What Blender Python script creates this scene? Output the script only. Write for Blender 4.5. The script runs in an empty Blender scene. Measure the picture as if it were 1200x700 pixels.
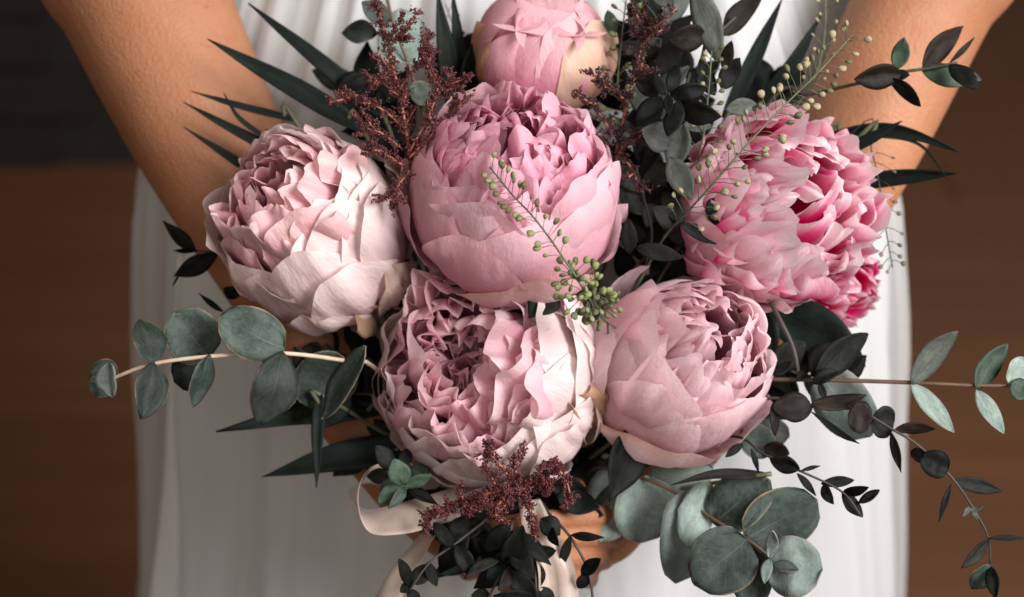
import bpy, bmesh, math, random
from mathutils import Vector, Matrix, noise, Quaternion

scn = bpy.context.scene
col = scn.collection
R = math.radians

# ------------------------------------------------------------------ camera, light, exposure
PITCH = R(30.0)
FWD = Vector((0, math.cos(PITCH), -math.sin(PITCH)))
UPV = Vector((0, math.sin(PITCH), math.cos(PITCH)))
RGT = Vector((1, 0, 0))
DIST = 0.9
CENTER = Vector((0, 0, 1.0))
CAM = CENTER - FWD * DIST
cam_d = bpy.data.cameras.new("camera")
cam_d.lens = 60; cam_d.sensor_width = 36; cam_d.clip_start = 0.05; cam_d.clip_end = 60
cam_d.dof.use_dof = True; cam_d.dof.focus_distance = 0.872; cam_d.dof.aperture_fstop = 4.5
cam = bpy.data.objects.new("camera", cam_d); col.objects.link(cam)
cam.location = CAM
cam.rotation_euler = (math.pi / 2 - PITCH, 0, 0)
scn.camera = cam

w = bpy.data.worlds.new("World"); scn.world = w; w.use_nodes = True
bg = w.node_tree.nodes["Background"]
bg.inputs[0].default_value = (1.0, 0.80, 0.62, 1); bg.inputs[1].default_value = 0.10

def area(name, loc, target, sx, sy, energy, color):
    d = bpy.data.lights.new(name, 'AREA'); d.shape = 'RECTANGLE'; d.size = sx; d.size_y = sy
    d.energy = energy; d.color = color
    o = bpy.data.objects.new(name, d); col.objects.link(o); o.location = loc
    o.rotation_euler = (Vector(target) - Vector(loc)).to_track_quat('-Z', 'Y').to_euler()
    return o
area("window_light", (1.35, -1.0, 2.15), (0, 0.05, 1.0), 1.15, 1.15, 114, (1.0, 0.99, 0.98))
area("added_fill_light", (-0.7, -2.2, 2.4), (0, 0.0, 1.0), 1.8, 1.6, 27, (1.0, 0.91, 0.82))  # added fill lamp, no real window: brightens the front and the gown's left

scn.view_settings.view_transform = 'Standard'; scn.view_settings.look = 'None'
scn.view_settings.exposure = 0.0; scn.view_settings.gamma = 1.0
scn.view_settings.use_curve_mapping = False
scn.cycles.use_denoising = True
scn.cycles.max_bounces = 8; scn.cycles.transparent_max_bounces = 12

# ------------------------------------------------------------------ helpers
def S(d): return (DIST - d) * 0.0005            # metres for one photo pixel at depth offset d (towards the camera)
def P(px, py, d=0.0):
    D = DIST - d; s = D * 0.0005
    return CAM + FWD * D + RGT * ((px - 600) * s) + UPV * ((350 - py) * s)
def camdir(x, y, z): return (RGT * x + UPV * y - FWD * z).normalized()
BIND = (606, 610, -0.085)

def tag(o, label=None, cat=None, group=None, kind=None):
    if label: o["label"] = label
    if cat: o["category"] = cat
    if group: o["group"] = group
    if kind: o["kind"] = kind
    return o
def empty(name, loc, label=None, cat=None, group=None, kind=None):
    o = bpy.data.objects.new(name, None); col.objects.link(o); o.location = loc
    o.empty_display_size = 0.02
    return tag(o, label, cat, group, kind)
def mesh_obj(name, verts, faces, mat, parent=None, uvs=None, smooth=True):
    """verts in world space; stored relative to the parent's location"""
    off = Vector((0, 0, 0))
    p = parent
    while p is not None: off += p.location; p = p.parent
    me = bpy.data.meshes.new(name)
    me.from_pydata([tuple(Vector(v) - off) for v in verts], [], faces)
    if uvs is not None:
        l = me.uv_layers.new(name="UVMap")
        flat = [c for f in me.polygons for vi in f.vertices for c in uvs[vi]]
        l.data.foreach_set("uv", flat)
    if smooth: me.polygons.foreach_set("use_smooth", [True] * len(me.polygons))
    me.materials.append(mat)
    o = bpy.data.objects.new(name, me); col.objects.link(o); o.parent = parent
    return o
def bez(pts, t):
    pts = [Vector(p) for p in pts]
    while len(pts) > 1: pts = [a.lerp(b, t) for a, b in zip(pts, pts[1:])]
    return pts[0]
def spline(pts, n):
    """Catmull-Rom through world points"""
    pts = [Vector(p) for p in pts]
    if len(pts) == 2: return [pts[0].lerp(pts[1], i / n) for i in range(n + 1)]
    ext = [pts[0] * 2 - pts[1]] + pts + [pts[-1] * 2 - pts[-2]]
    out = []; m = len(pts) - 1
    for i in range(n + 1):
        x = i / n * m; k = min(int(x), m - 1); t = x - k
        a, b, c, d = ext[k:k + 4]
        out.append(0.5 * ((2 * b) + (c - a) * t + (2 * a - 5 * b + 4 * c - d) * t * t + (3 * b - a - 3 * c + d) * t ** 3))
    return out
def tube_data(pts, radii, seg=8, verts=None, faces=None, uvs=None):
    verts = [] if verts is None else verts; faces = [] if faces is None else faces
    base = len(verts); n = len(pts)
    up = Vector((0.31, 0.2, 0.93))
    for i, p in enumerate(pts):
        t = (pts[min(i + 1, n - 1)] - pts[max(i - 1, 0)]).normalized()
        a = t.cross(up)
        if a.length < 1e-4: a = t.cross(Vector((1, 0, 0)))
        a.normalize(); b = t.cross(a)
        r = radii[i] if isinstance(radii, (list, tuple)) else radii
        for k in range(seg):
            th = 2 * math.pi * k / seg
            verts.append(p + a * (r * math.cos(th)) + b * (r * math.sin(th)))
            if uvs is not None: uvs.append((k / seg, i / (n - 1)))
    for i in range(n - 1):
        for k in range(seg):
            k2 = (k + 1) % seg
            faces.append((base + i * seg + k, base + i * seg + k2, base + (i + 1) * seg + k2, base + (i + 1) * seg + k))
    faces.append(tuple(base + k for k in range(seg))[::-1])
    faces.append(tuple(base + (n - 1) * seg + k for k in range(seg)))
    return verts, faces

# ------------------------------------------------------------------ materials
class N:
    def __init__(s, name):
        s.m = bpy.data.materials.new(name); s.m.use_nodes = True
        s.t = s.m.node_tree; s.b = s.t.nodes["Principled BSDF"]; s.out = s.t.nodes["Material Output"]
    def n(s, typ, **kw):
        x = s.t.nodes.new(typ)
        for k, v in kw.items():
            if k.startswith("i_"): x.inputs[int(k[2:])].default_value = v
            else: setattr(x, k, v)
        return x
    def l(s, a, b): s.t.links.new(a, b)
    def math(s, op, a, b=None, clamp=False):
        x = s.n("ShaderNodeMath", operation=op, use_clamp=clamp)
        for i, q in enumerate((a, b)):
            if q is None: continue
            if isinstance(q, (int, float)): x.inputs[i].default_value = q
            else: s.l(q, x.inputs[i])
        return x.outputs[0]
    def mix(s, f, a, b, blend='MIX'):
        x = s.n("ShaderNodeMix", data_type='RGBA', blend_type=blend)
        for i, q in ((0, f), (6, a), (7, b)):
            if isinstance(q, (int, float)): x.inputs[i].default_value = q
            elif isinstance(q, tuple): x.inputs[i].default_value = q if len(q) == 4 else q + (1,)
            else: s.l(q, x.inputs[i])
        return x.outputs[2]
    def ramp(s, f, stops, interp='LINEAR'):
        x = s.n("ShaderNodeValToRGB"); x.color_ramp.interpolation = interp
        e = x.color_ramp.elements
        while len(e) < len(stops): e.new(0.5)
        for q, (p, c) in zip(e, stops): q.position = p; q.color = (c, c, c, 1) if isinstance(c, (int, float)) else c + (1,)
        s.l(f, x.inputs[0]); return x.outputs[0]
    def uv(s):
        x = s.n("ShaderNodeUVMap"); x.uv_map = "UVMap"
        y = s.n("ShaderNodeSeparateXYZ"); s.l(x.outputs[0], y.inputs[0])
        return x.outputs[0], y.outputs[0], y.outputs[1]
    def mapv(s, v, scale, loc=None):
        x = s.n("ShaderNodeMapping"); s.l(v, x.inputs[0]); x.inputs[3].default_value = scale
        if loc is not None: s.l(loc, x.inputs[1])
        return x.outputs[0]
    def noise(s, v, scale, detail=3, rough=0.5):
        x = s.n("ShaderNodeTexNoise"); x.inputs["Scale"].default_value = scale; x.inputs["Detail"].default_value = detail
        x.inputs["Roughness"].default_value = rough
        if v is not None: s.l(v, x.inputs["Vector"])
        return x.outputs[0]
    def bump(s, h, strength, dist):
        x = s.n("ShaderNodeBump"); x.inputs["Strength"].default_value = strength; x.inputs["Distance"].default_value = dist
        s.l(h, x.inputs["Height"]); s.l(x.outputs[0], s.b.inputs["Normal"]); return x.outputs[0]
    def set(s, **kw):
        for k, v in kw.items(): s.b.inputs[k.replace("_", " ")].default_value = v

def petal_mat(name, base, mid, tip, stain=0.0, stain_col=(0.42, 0.20, 0.06), midp=0.62, rim=None, transl=0.5, streak=0.12, edge_stain=0.0, low=0.28):
    q = N(name)
    uv, u, v = q.uv()
    rnd = q.n("ShaderNodeObjectInfo").outputs["Random"]
    sh = q.math('MULTIPLY', rnd, 37.0)
    comb = q.n("ShaderNodeCombineXYZ")
    for i in range(3): q.l(sh, comb.inputs[i])
    vm = q.mapv(uv, (26, 2.2, 1), comb.outputs[0])
    veins = q.noise(vm, 1.0, 4, 0.6)
    blot = q.noise(q.mapv(uv, (2.2, 2.2, 1), comb.outputs[0]), 1.0, 3)
    vv = q.math('ADD', v, q.math('MULTIPLY', q.math('SUBTRACT', blot, 0.5), 0.35))
    c = q.ramp(vv, [(0.0, base), (low, base), (midp, mid), (0.97, tip)])
    c = q.mix(q.math('MULTIPLY', q.ramp(veins, [(0.42, 0.0), (0.72, 1.0)]), streak), c, mid)
    val = q.math('ADD', q.math('MULTIPLY', rnd, 0.12), 0.95)
    hs = q.n("ShaderNodeHueSaturation"); q.l(c, hs.inputs["Color"]); q.l(val, hs.inputs["Value"])
    q.l(q.math('ADD', 1.02, q.math('MULTIPLY', q.math('FRACT', q.math('MULTIPLY', rnd, 7.31)), 0.28)), hs.inputs["Saturation"]); hs.inputs["Hue"].default_value = 0.499
    c = hs.outputs[0]
    if rim:
        rm = q.math('MULTIPLY', q.ramp(v, [(0.97, 0.0), (0.99, 1.0)]), q.ramp(q.noise(q.mapv(uv, (5, 1, 1), comb.outputs[0]), 1.0, 2), [(0.62, 0.0), (0.70, 0.8)]))
        c = q.mix(rm, c, rim)
    if stain > 0 or edge_stain > 0:
        sn = q.noise(q.mapv(uv, (2.6, 2.0, 1), comb.outputs[0]), 1.0, 5, 0.62)
        sm = q.ramp(sn, [(0.66 - 0.25 * stain, 0.0), (0.74 - 0.22 * stain, 1.0)])
        if edge_stain > 0:
            ed = q.ramp(v, [(1.0 - edge_stain, 0.0), (1.0, 0.75)])
            sm = q.math('MAXIMUM', sm, q.math('MULTIPLY', ed, q.ramp(sn, [(0.38, 0.0), (0.6, 1.0)])))
        fine = q.noise(q.mapv(uv, (14, 9, 1), comb.outputs[0]), 1.0, 4)
        c = q.mix(q.math('MULTIPLY', sm, 0.85), c, q.mix(fine, stain_col, tuple(min(1, x * 1.7 + 0.06) for x in stain_col)))
    q.l(c, q.b.inputs["Base Color"])
    q.set(Roughness=0.6, Sheen_Weight=0.12, Sheen_Roughness=0.4)
    q.b.inputs["Specular IOR Level"].default_value = 0.28
    fine2 = q.noise(q.mapv(uv, (60, 7, 1), comb.outputs[0]), 1.0, 3)
    wr = q.noise(q.mapv(uv, (5, 3.6, 1), comb.outputs[0]), 1.0, 5, 0.6)
    cr = q.noise(q.mapv(uv, (24, 15, 1), comb.outputs[0]), 1.0, 5, 0.65)
    h = q.math('ADD', q.math('ADD', q.math('MULTIPLY', fine2, 0.16), q.math('MULTIPLY', cr, 0.5)), q.math('MULTIPLY', wr, 0.9))
    nb = q.bump(h, 0.5, 0.0026)
    tr = q.n("ShaderNodeBsdfTranslucent"); q.l(c, tr.inputs[0]); q.l(nb, tr.inputs["Normal"])
    ms = q.n("ShaderNodeMixShader"); ms.inputs[0].default_value = transl
    q.l(q.b.outputs[0], ms.inputs[1]); q.l(tr.outputs[0], ms.inputs[2]); q.l(ms.outputs[0], q.out.inputs[0])
    return q.m

def leaf_mat(name, a, b, rim=None, spec=0.2, rough=0.5, vein=0.35, veincol=None, transl=0.08, speck=0.0, rimw=0.05):
    q = N(name)
    uv, u, v = q.uv()
    rnd = q.n("ShaderNodeObjectInfo").outputs["Random"]
    comb = q.n("ShaderNodeCombineXYZ"); sh = q.math('MULTIPLY', rnd, 51.0)
    for i in range(3): q.l(sh, comb.inputs[i])
    n1 = q.noise(q.mapv(uv, (3, 3, 1), comb.outputs[0]), 1.0, 5, 0.6)
    n2 = q.noise(q.mapv(uv, (13, 16, 1), comb.outputs[0]), 1.0, 4, 0.65)
    au = q.math('ABSOLUTE', q.math('SUBTRACT', u, 0.5))
    c = q.mix(q.ramp(q.math('ADD', q.math('MULTIPLY', n1, 0.55), q.math('MULTIPLY', n2, 0.45)), [(0.38, 0.0), (0.62, 1.0)]), a, b)
    aw = q.math('ABSOLUTE', q.math('SUBTRACT', q.math('ADD', u, q.math('MULTIPLY', q.math('SUBTRACT', n1, 0.5), 0.06)), 0.5))
    midrib = q.math('MULTIPLY', q.ramp(aw, [(0.004, 1.0), (0.02, 0.0)]), q.ramp(v, [(0.25, 1.0), (0.8, 0.0)]))
    wv = q.math('ADD', q.math('SUBTRACT', q.math('MULTIPLY', v, 7.0), q.math('MULTIPLY', au, 6.0)), q.math('MULTIPLY', n1, 1.6))
    side = q.ramp(q.math('ABSOLUTE', q.math('SUBTRACT', q.math('FRACT', wv), 0.5)), [(0.0, 1.0), (0.07, 0.0)])
    vs = q.math('MAXIMUM', midrib, q.math('MULTIPLY', side, 0.45))
    vc = veincol or tuple(min(1, x * 1.9 + 0.02) for x in b)
    c = q.mix(q.math('MULTIPLY', vs, vein), c, vc)
    bl = q.ramp(q.noise(q.mapv(uv, (1.6, 2.0, 1), comb.outputs[0]), 1.0, 6, 0.7), [(0.48, 0.0), (0.66, 1.0)])
    c = q.mix(q.math('MULTIPLY', bl, 0.45), c, tuple(min(1, x * 1.8 + 0.01) for x in b))
    if speck > 0:
        sp = q.ramp(q.noise(q.mapv(uv, (40, 50, 1), comb.outputs[0]), 1.0, 2), [(0.68, 0.0), (0.74, 1.0)])
        c = q.mix(q.math('MULTIPLY', sp, speck), c, (0.03, 0.022, 0.015))
    if rim:
        rr = q.math('MAXIMUM', q.ramp(au, [(0.5 - rimw, 0.0), (0.495, 1.0)]), q.ramp(v, [(1 - rimw * 0.8, 0.0), (0.995, 1.0)]))
        c = q.mix(q.math('MULTIPLY', rr, q.ramp(n1, [(0.40, 0.0), (0.62, 0.75)])), c, rim)
    hs = q.n("ShaderNodeHueSaturation"); q.l(c, hs.inputs["Color"])
    q.l(q.math('ADD', q.math('MULTIPLY', rnd, 0.5), 0.75), hs.inputs["Value"])
    c = hs.outputs[0]
    q.l(c, q.b.inputs["Base Color"]); q.b.inputs["Roughness"].default_value = rough
    q.b.inputs["Specular IOR Level"].default_value = spec
    nb = q.bump(q.math('ADD', q.math('MULTIPLY', vs, -0.5), n2), 0.35, 0.0007)
    tr = q.n("ShaderNodeBsdfTranslucent"); q.l(c, tr.inputs[0])
    ms = q.n("ShaderNodeMixShader"); ms.inputs[0].default_value = transl
    q.l(q.b.outputs[0], ms.inputs[1]); q.l(tr.outputs[0], ms.inputs[2]); q.l(ms.outputs[0], q.out.inputs[0])
    return q.m

def plain_mat(name, a, b, scale=60, rough=0.6, bumpd=0.0005, spec=0.4, detail=4):
    q = N(name)
    co = q.n("ShaderNodeTexCoord").outputs["Object"]
    n1 = q.noise(co, scale, detail, 0.6)
    q.l(q.mix(q.ramp(n1, [(0.35, 0.0), (0.65, 1.0)]), a, b), q.b.inputs["Base Color"])
    q.b.inputs["Roughness"].default_value = rough; q.b.inputs["Specular IOR Level"].default_value = spec
    q.bump(n1, 0.5, bumpd)
    return q.m

M = {}
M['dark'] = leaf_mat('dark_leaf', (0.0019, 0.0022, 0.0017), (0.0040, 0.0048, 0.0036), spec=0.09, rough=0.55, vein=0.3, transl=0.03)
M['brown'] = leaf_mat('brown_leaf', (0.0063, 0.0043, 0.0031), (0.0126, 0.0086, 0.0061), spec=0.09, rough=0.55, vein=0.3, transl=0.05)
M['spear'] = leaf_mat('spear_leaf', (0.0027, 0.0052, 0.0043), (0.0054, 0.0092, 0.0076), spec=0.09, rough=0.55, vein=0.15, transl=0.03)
M['green'] = leaf_mat('eucalyptus_leaf', (0.0139, 0.0238, 0.0186), (0.0476, 0.0654, 0.0543), rim=(0.34, 0.22, 0.13), rough=0.6, vein=0.22, veincol=(0.24, 0.29, 0.25), speck=0.25, rimw=0.035)
M['deep'] = leaf_mat('deep_eucalyptus_leaf', (0.0100, 0.0161, 0.0128), (0.0269, 0.0376, 0.0304), rim=(0.27, 0.18, 0.11), rough=0.6, vein=0.22, veincol=(0.14, 0.18, 0.15), speck=0.3, rimw=0.035)
M['pale'] = leaf_mat('silver_eucalyptus_leaf', (0.0986, 0.1324, 0.1140), (0.1725, 0.2125, 0.1879), rim=(0.34, 0.25, 0.18), rough=0.65, vein=0.2, veincol=(0.35, 0.40, 0.36), speck=0.2, rimw=0.03)
M['olive'] = leaf_mat('grey_olive_leaf', (0.0381, 0.0448, 0.0359), (0.0762, 0.0829, 0.0694), rough=0.6, vein=0.25, veincol=(0.24, 0.25, 0.2), speck=0.5)
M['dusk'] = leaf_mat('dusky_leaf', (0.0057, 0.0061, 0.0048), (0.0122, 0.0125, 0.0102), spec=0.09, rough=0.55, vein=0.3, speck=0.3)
M['fresh'] = leaf_mat('fresh_leaf', (0.0180, 0.0330, 0.0210), (0.0390, 0.0630, 0.0420), rough=0.5, vein=0.4)
M['stem_green'] = plain_mat('green_stem', (0.05, 0.06, 0.03), (0.09, 0.10, 0.05), 90)
M['stem_pale'] = plain_mat('pale_stem', (0.36, 0.27, 0.19), (0.50, 0.40, 0.30), 90)
M['stem_brown'] = plain_mat('brown_stem', (0.0600, 0.0330, 0.0192), (0.1080, 0.0600, 0.0360), 90)
M['stem_dark'] = plain_mat('dark_stem', (0.022, 0.018, 0.014), (0.045, 0.034, 0.026), 90)
M['stem_red'] = plain_mat('russet_stem', (0.22, 0.062, 0.032), (0.34, 0.11, 0.06), 90)
M['bead'] = plain_mat('burgundy_floret', (0.0248, 0.0045, 0.0054), (0.1080, 0.0203, 0.0225), 650, rough=0.45)
M['bead_dark'] = plain_mat('dark_burgundy_floret', (0.0126, 0.0049, 0.0056), (0.0525, 0.0140, 0.0154), 650, rough=0.5)
M['pod'] = plain_mat('green_seed_pod', (0.0495, 0.0520, 0.0173), (0.1336, 0.1336, 0.0594), 190, rough=0.5)
M['pod_pale'] = plain_mat('pale_seed_pod', (0.1870, 0.1615, 0.0850), (0.3400, 0.2975, 0.1785), 190, rough=0.5)
M['pod_bright'] = plain_mat('bright_seed_pod', (0.1224, 0.1469, 0.0551), (0.2203, 0.2326, 0.1040), 190, rough=0.5)
M['pod_brown'] = plain_mat('brown_seed_pod', (0.10, 0.06, 0.04), (0.2, 0.13, 0.09), 190, rough=0.5)

# ------------------------------------------------------------------ the setting: floor and dark brickwork
def wood_mat():
    q = N('brown_wood')
    co = q.n("ShaderNodeTexCoord").outputs["Object"]
    rnd = q.n("ShaderNodeObjectInfo").outputs["Random"]
    comb = q.n("ShaderNodeCombineXYZ"); q.l(q.math('MULTIPLY', rnd, 30.0), comb.inputs[1])
    g = q.noise(q.mapv(co, (1.2, 16, 4), comb.outputs[0]), 1.0, 5, 0.6)
    c = q.mix(q.ramp(g, [(0.3, 0.0), (0.7, 1.0)]), (0.115, 0.047, 0.02), (0.155, 0.065, 0.029))
    hs = q.n("ShaderNodeHueSaturation"); q.l(c, hs.inputs["Color"]); q.l(q.math('ADD', q.math('MULTIPLY', rnd, 0.14), 0.92), hs.inputs["Value"])
    q.l(hs.outputs[0], q.b.inputs["Base Color"]); q.b.inputs["Roughness"].default_value = 0.6
    q.bump(g, 0.4, 0.002)
    return q.m
M['wood'] = wood_mat()
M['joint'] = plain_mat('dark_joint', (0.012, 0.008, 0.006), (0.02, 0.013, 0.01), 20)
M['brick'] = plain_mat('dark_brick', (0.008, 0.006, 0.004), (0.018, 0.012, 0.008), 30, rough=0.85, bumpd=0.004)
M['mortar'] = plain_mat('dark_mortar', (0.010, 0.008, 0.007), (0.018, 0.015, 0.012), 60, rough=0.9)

def box_data(x0, x1, y0, y1, z0, z1):
    v = [(x, y, z) for z in (z0, z1) for y in (y0, y1) for x in (x0, x1)]
    f = [(0, 2, 3, 1), (4, 5, 7, 6), (0, 1, 5, 4), (2, 6, 7, 3), (0, 4, 6, 2), (1, 3, 7, 5)]
    return v, f
fl = empty("floor", (0, 0, 0), kind="structure")
v, f = box_data(-6, 6, -2, 9, -0.06, -0.012)
mesh_obj("subfloor", v, f, M['joint'], fl, smooth=False)
rng = random.Random(3)
plank_meshes = {}
row = 0; y = -0.6
while y < 5.2:
    x = -3.2 - rng.random() * 1.2
    while x < 3.2:
        L = rng.choice((1.5, 1.9, 2.3))
        if L not in plank_meshes:
            vv, ff = box_data(0, L - 0.004, 0, 0.176, -0.02, 0.0)
            me = bpy.data.meshes.new("plank"); me.from_pydata(vv, [], ff); me.materials.append(M['wood']); plank_meshes[L] = me
        o = bpy.data.objects.new("plank", plank_meshes[L]); col.objects.link(o); o.parent = fl
        o.location = (x, y, rng.uniform(-0.0015, 0.0015)); x += L
    y += 0.18; row += 1

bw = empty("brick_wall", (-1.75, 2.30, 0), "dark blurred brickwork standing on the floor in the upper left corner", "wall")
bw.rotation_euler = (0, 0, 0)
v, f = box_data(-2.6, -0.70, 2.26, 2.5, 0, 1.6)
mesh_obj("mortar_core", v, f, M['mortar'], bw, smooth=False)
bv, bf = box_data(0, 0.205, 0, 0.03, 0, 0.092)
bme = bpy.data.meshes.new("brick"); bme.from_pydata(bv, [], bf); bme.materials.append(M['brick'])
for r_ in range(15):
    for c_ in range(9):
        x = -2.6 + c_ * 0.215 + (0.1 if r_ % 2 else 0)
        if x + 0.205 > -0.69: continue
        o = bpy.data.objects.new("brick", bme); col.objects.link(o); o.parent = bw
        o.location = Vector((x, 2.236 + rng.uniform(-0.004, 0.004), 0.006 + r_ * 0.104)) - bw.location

# ------------------------------------------------------------------ the person: body and dress
def skin_mat():
    q = N('skin')
    co = q.n("ShaderNodeTexCoord").outputs["Object"]
    n1 = q.noise(co, 9, 4); n2 = q.noise(co, 420, 4, 0.7); n3 = q.noise(co, 90, 4, 0.6)
    c = q.mix(q.ramp(n1, [(0.35, 0.0), (0.7, 1.0)]), (0.235, 0.093, 0.043), (0.36, 0.163, 0.086))
    c = q.mix(q.math('MULTIPLY', q.ramp(n3, [(0.52, 0.0), (0.70, 1.0)]), 0.4), c, (0.30, 0.09, 0.04))
    fr_ = q.ramp(q.noise(co, 240, 2), [(0.66, 0.0), (0.74, 0.5)])
    c = q.mix(fr_, c, (0.20, 0.07, 0.03))
    q.l(c, q.b.inputs["Base Color"])
    q.set(Roughness=0.58, Subsurface_Weight=0.08, Subsurface_Scale=0.006)
    q.b.inputs["Subsurface Radius"].default_value = (1.0, 0.35, 0.15)
    q.b.inputs["Specular IOR Level"].default_value = 0.3
    vo = q.n("ShaderNodeTexVoronoi"); vo.inputs["Scale"].default_value = 520; q.l(co, vo.inputs["Vector"])
    q.bump(q.math('ADD', q.math('MULTIPLY', vo.outputs[0], 0.6), n2), 0.5, 0.0010)
    return q.m
M['skin'] = skin_mat()
def ball(bm, c, r, seg=12):
    bmesh.ops.create_icosphere(bm, subdivisions=2, radius=r, matrix=Matrix.Translation(c))
def chain(bm, pts, radii, n=24):
    """overlapping rings along a path, closed with balls: fused later by the remesh"""
    sp = spline(pts, n); rr = [v[0] for v in spline([Vector((r, 0, 0)) for r in radii], n)]
    vs, fs = tube_data(sp, rr, 36)
    bv_ = [bm.verts.new(x) for x in vs]
    for q in fs: bm.faces.new([bv_[k] for k in q])
    ball(bm, sp[0], rr[0] * 0.995); ball(bm, sp[-1], rr[-1] * 0.995)
def Q(px, py, d, r): return (P(px, py, d), r * S(d))
def qchain(bm, lst, n=24): 
    a = [Q(*x) for x in lst]; chain(bm, [x[0] for x in a], [x[1] for x in a], n)

person = empty("person", (0, 0.26, 0.0), "person in a white pleated gown holding the bouquet with both bare arms", "person")
bm = bmesh.new()
# forearms, upper arms, shoulders, trunk
LW = (490, 584, -0.085); RW = (744, 594, -0.085)
chain(bm, [Vector((-0.175, 0.315, 1.42)), Vector((-0.245, 0.29, 1.28)), P(128, -95, -0.135), P(168, 0, -0.125), P(246, 165, -0.115), P(330, 325, -0.105), P(425, 485, -0.095), P(*LW)],
      [0.05, 0.052, 0.053, 0.0505, 0.044, 0.034, 0.0265, 0.0205], 60)
chain(bm, [Vector((0.175, 0.315, 1.42)), Vector((0.25, 0.29, 1.28)), P(1136, -110, -0.135), P(1084, 0, -0.125), P(1003, 170, -0.115), P(915, 335, -0.105), P(815, 490, -0.095), P(*RW)],
      [0.05, 0.052, 0.046, 0.0415, 0.0375, 0.031, 0.0255, 0.0198], 60)
chain(bm, [Vector((-0.17, 0.315, 1.40)), Vector((0.17, 0.315, 1.40))], [0.05, 0.05], 12)
chain(bm, [Vector((0, 0.315, 1.40)), Vector((0, 0.315, 1.2)), Vector((0, 0.31, 1.05)), Vector((0, 0.28, 0.88))], [0.085, 0.085, 0.085, 0.11], 20)
# palms and fingers closed on the ribbon-wrapped stems
qchain(bm, [LW + (40,), (516, 608, -0.083, 40), (544, 628, -0.078, 34)], 12)
qchain(bm, [(500, 600, -0.085, 31), (520, 626, -0.083, 28), (546, 640, -0.08, 24)], 12)
for k, (yk, L_, ox) in enumerate(((598, 1.0, 0), (621, 1.08, 6), (644, 1.02, 16), (665, 0.85, 28))):
    qchain(bm, [(520 + ox, yk + 4, -0.078, 12.5), (536 + ox, yk, -0.056, 13), (548 + ox * 0.6 + 26 * L_, yk + 2, -0.046, 12), (556 + 62 * L_, yk + 8, -0.056, 11), (560 + 78 * L_, yk + 13, -0.066, 9.5)], 30)
qchain(bm, [(518, 598, -0.082, 20), (545, 576, -0.066, 17), (580, 568, -0.052, 15), (606, 570, -0.05, 11.5)], 20)
qchain(bm, [RW + (38,), (728, 612, -0.084, 31), (710, 624, -0.084, 27)], 12)
qchain(bm, [(738, 608, -0.086, 27), (722, 632, -0.086, 25), (702, 645, -0.085, 22)], 12)
for k, (yk, L_, ox) in enumerate(((606, 1.0, 0), (630, 1.06, -8), (654, 1.0, -22), (676, 0.82, -40))):
    qchain(bm, [(730 + ox, yk + 2, -0.080, 12.5), (718 + ox, yk - 2, -0.056, 13), (700 + ox * 0.6 - 26 * L_, yk, -0.036, 12.2), (684 + ox * 0.3 - 52 * L_, yk + 4, -0.026, 11.4), (672 - 84 * L_, yk + 9, -0.034, 10.5), (668 - 94 * L_, yk + 12, -0.042, 9)], 30)
qchain(bm, [(714, 604, -0.082, 20), (690, 582, -0.066, 17), (656, 572, -0.05, 15), (630, 574, -0.046, 11.5)], 20)
me = bpy.data.meshes.new("body")
bmesh.ops.translate(bm, verts=bm.verts, vec=-person.location)
bmesh.ops.recalc_face_normals(bm, faces=bm.faces)
bm.to_mesh(me); bm.free(); me.materials.append(M['skin'])
body = bpy.data.objects.new("body", me); col.objects.link(body); body.parent = person
rm = body.modifiers.new("remesh", 'REMESH'); rm.mode = 'VOXEL'; rm.voxel_size = 0.0018; rm.use_smooth_shade = True
sm = body.modifiers.new("smooth", 'SMOOTH'); sm.factor = 0.5; sm.iterations = 3

def dress_mat(name, a, b, alpha=None):
    q = N(name)
    co = q.n("ShaderNodeTexCoord").outputs["Object"]
    wv = q.noise(q.mapv(co, (900, 900, 900)), 1.0, 2)
    n1 = q.noise(co, 6, 3)
    q.l(q.mix(n1, a, b), q.b.inputs["Base Color"])
    q.set(Roughness=0.75, Sheen_Weight=0.25)
    q.b.inputs["Specular IOR Level"].default_value = 0.2
    q.bump(wv, 0.25, 0.0006)
    tr = q.n("ShaderNodeBsdfTranslucent"); tr.inputs[0].default_value = a + (1,)
    ms = q.n("ShaderNodeMixShader"); ms.inputs[0].default_value = 0.2
    q.l(q.b.outputs[0], ms.inputs[1]); q.l(tr.outputs[0], ms.inputs[2]); last = ms.outputs[0]
    if alpha is not None:
        tp = q.n("ShaderNodeBsdfTransparent"); m2 = q.n("ShaderNodeMixShader"); m2.inputs[0].default_value = alpha
        q.l(tp.outputs[0], m2.inputs[1]); q.l(last, m2.inputs[2]); last = m2.outputs[0]
    q.l(last, q.out.inputs[0])
    return q.m
M['gown'] = dress_mat('white_gown', (0.63, 0.63, 0.63), (0.68, 0.68, 0.68))
M['tulle'] = dress_mat('tulle', (0.57, 0.565, 0.56), (0.62, 0.615, 0.61), alpha=0.45)
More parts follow.
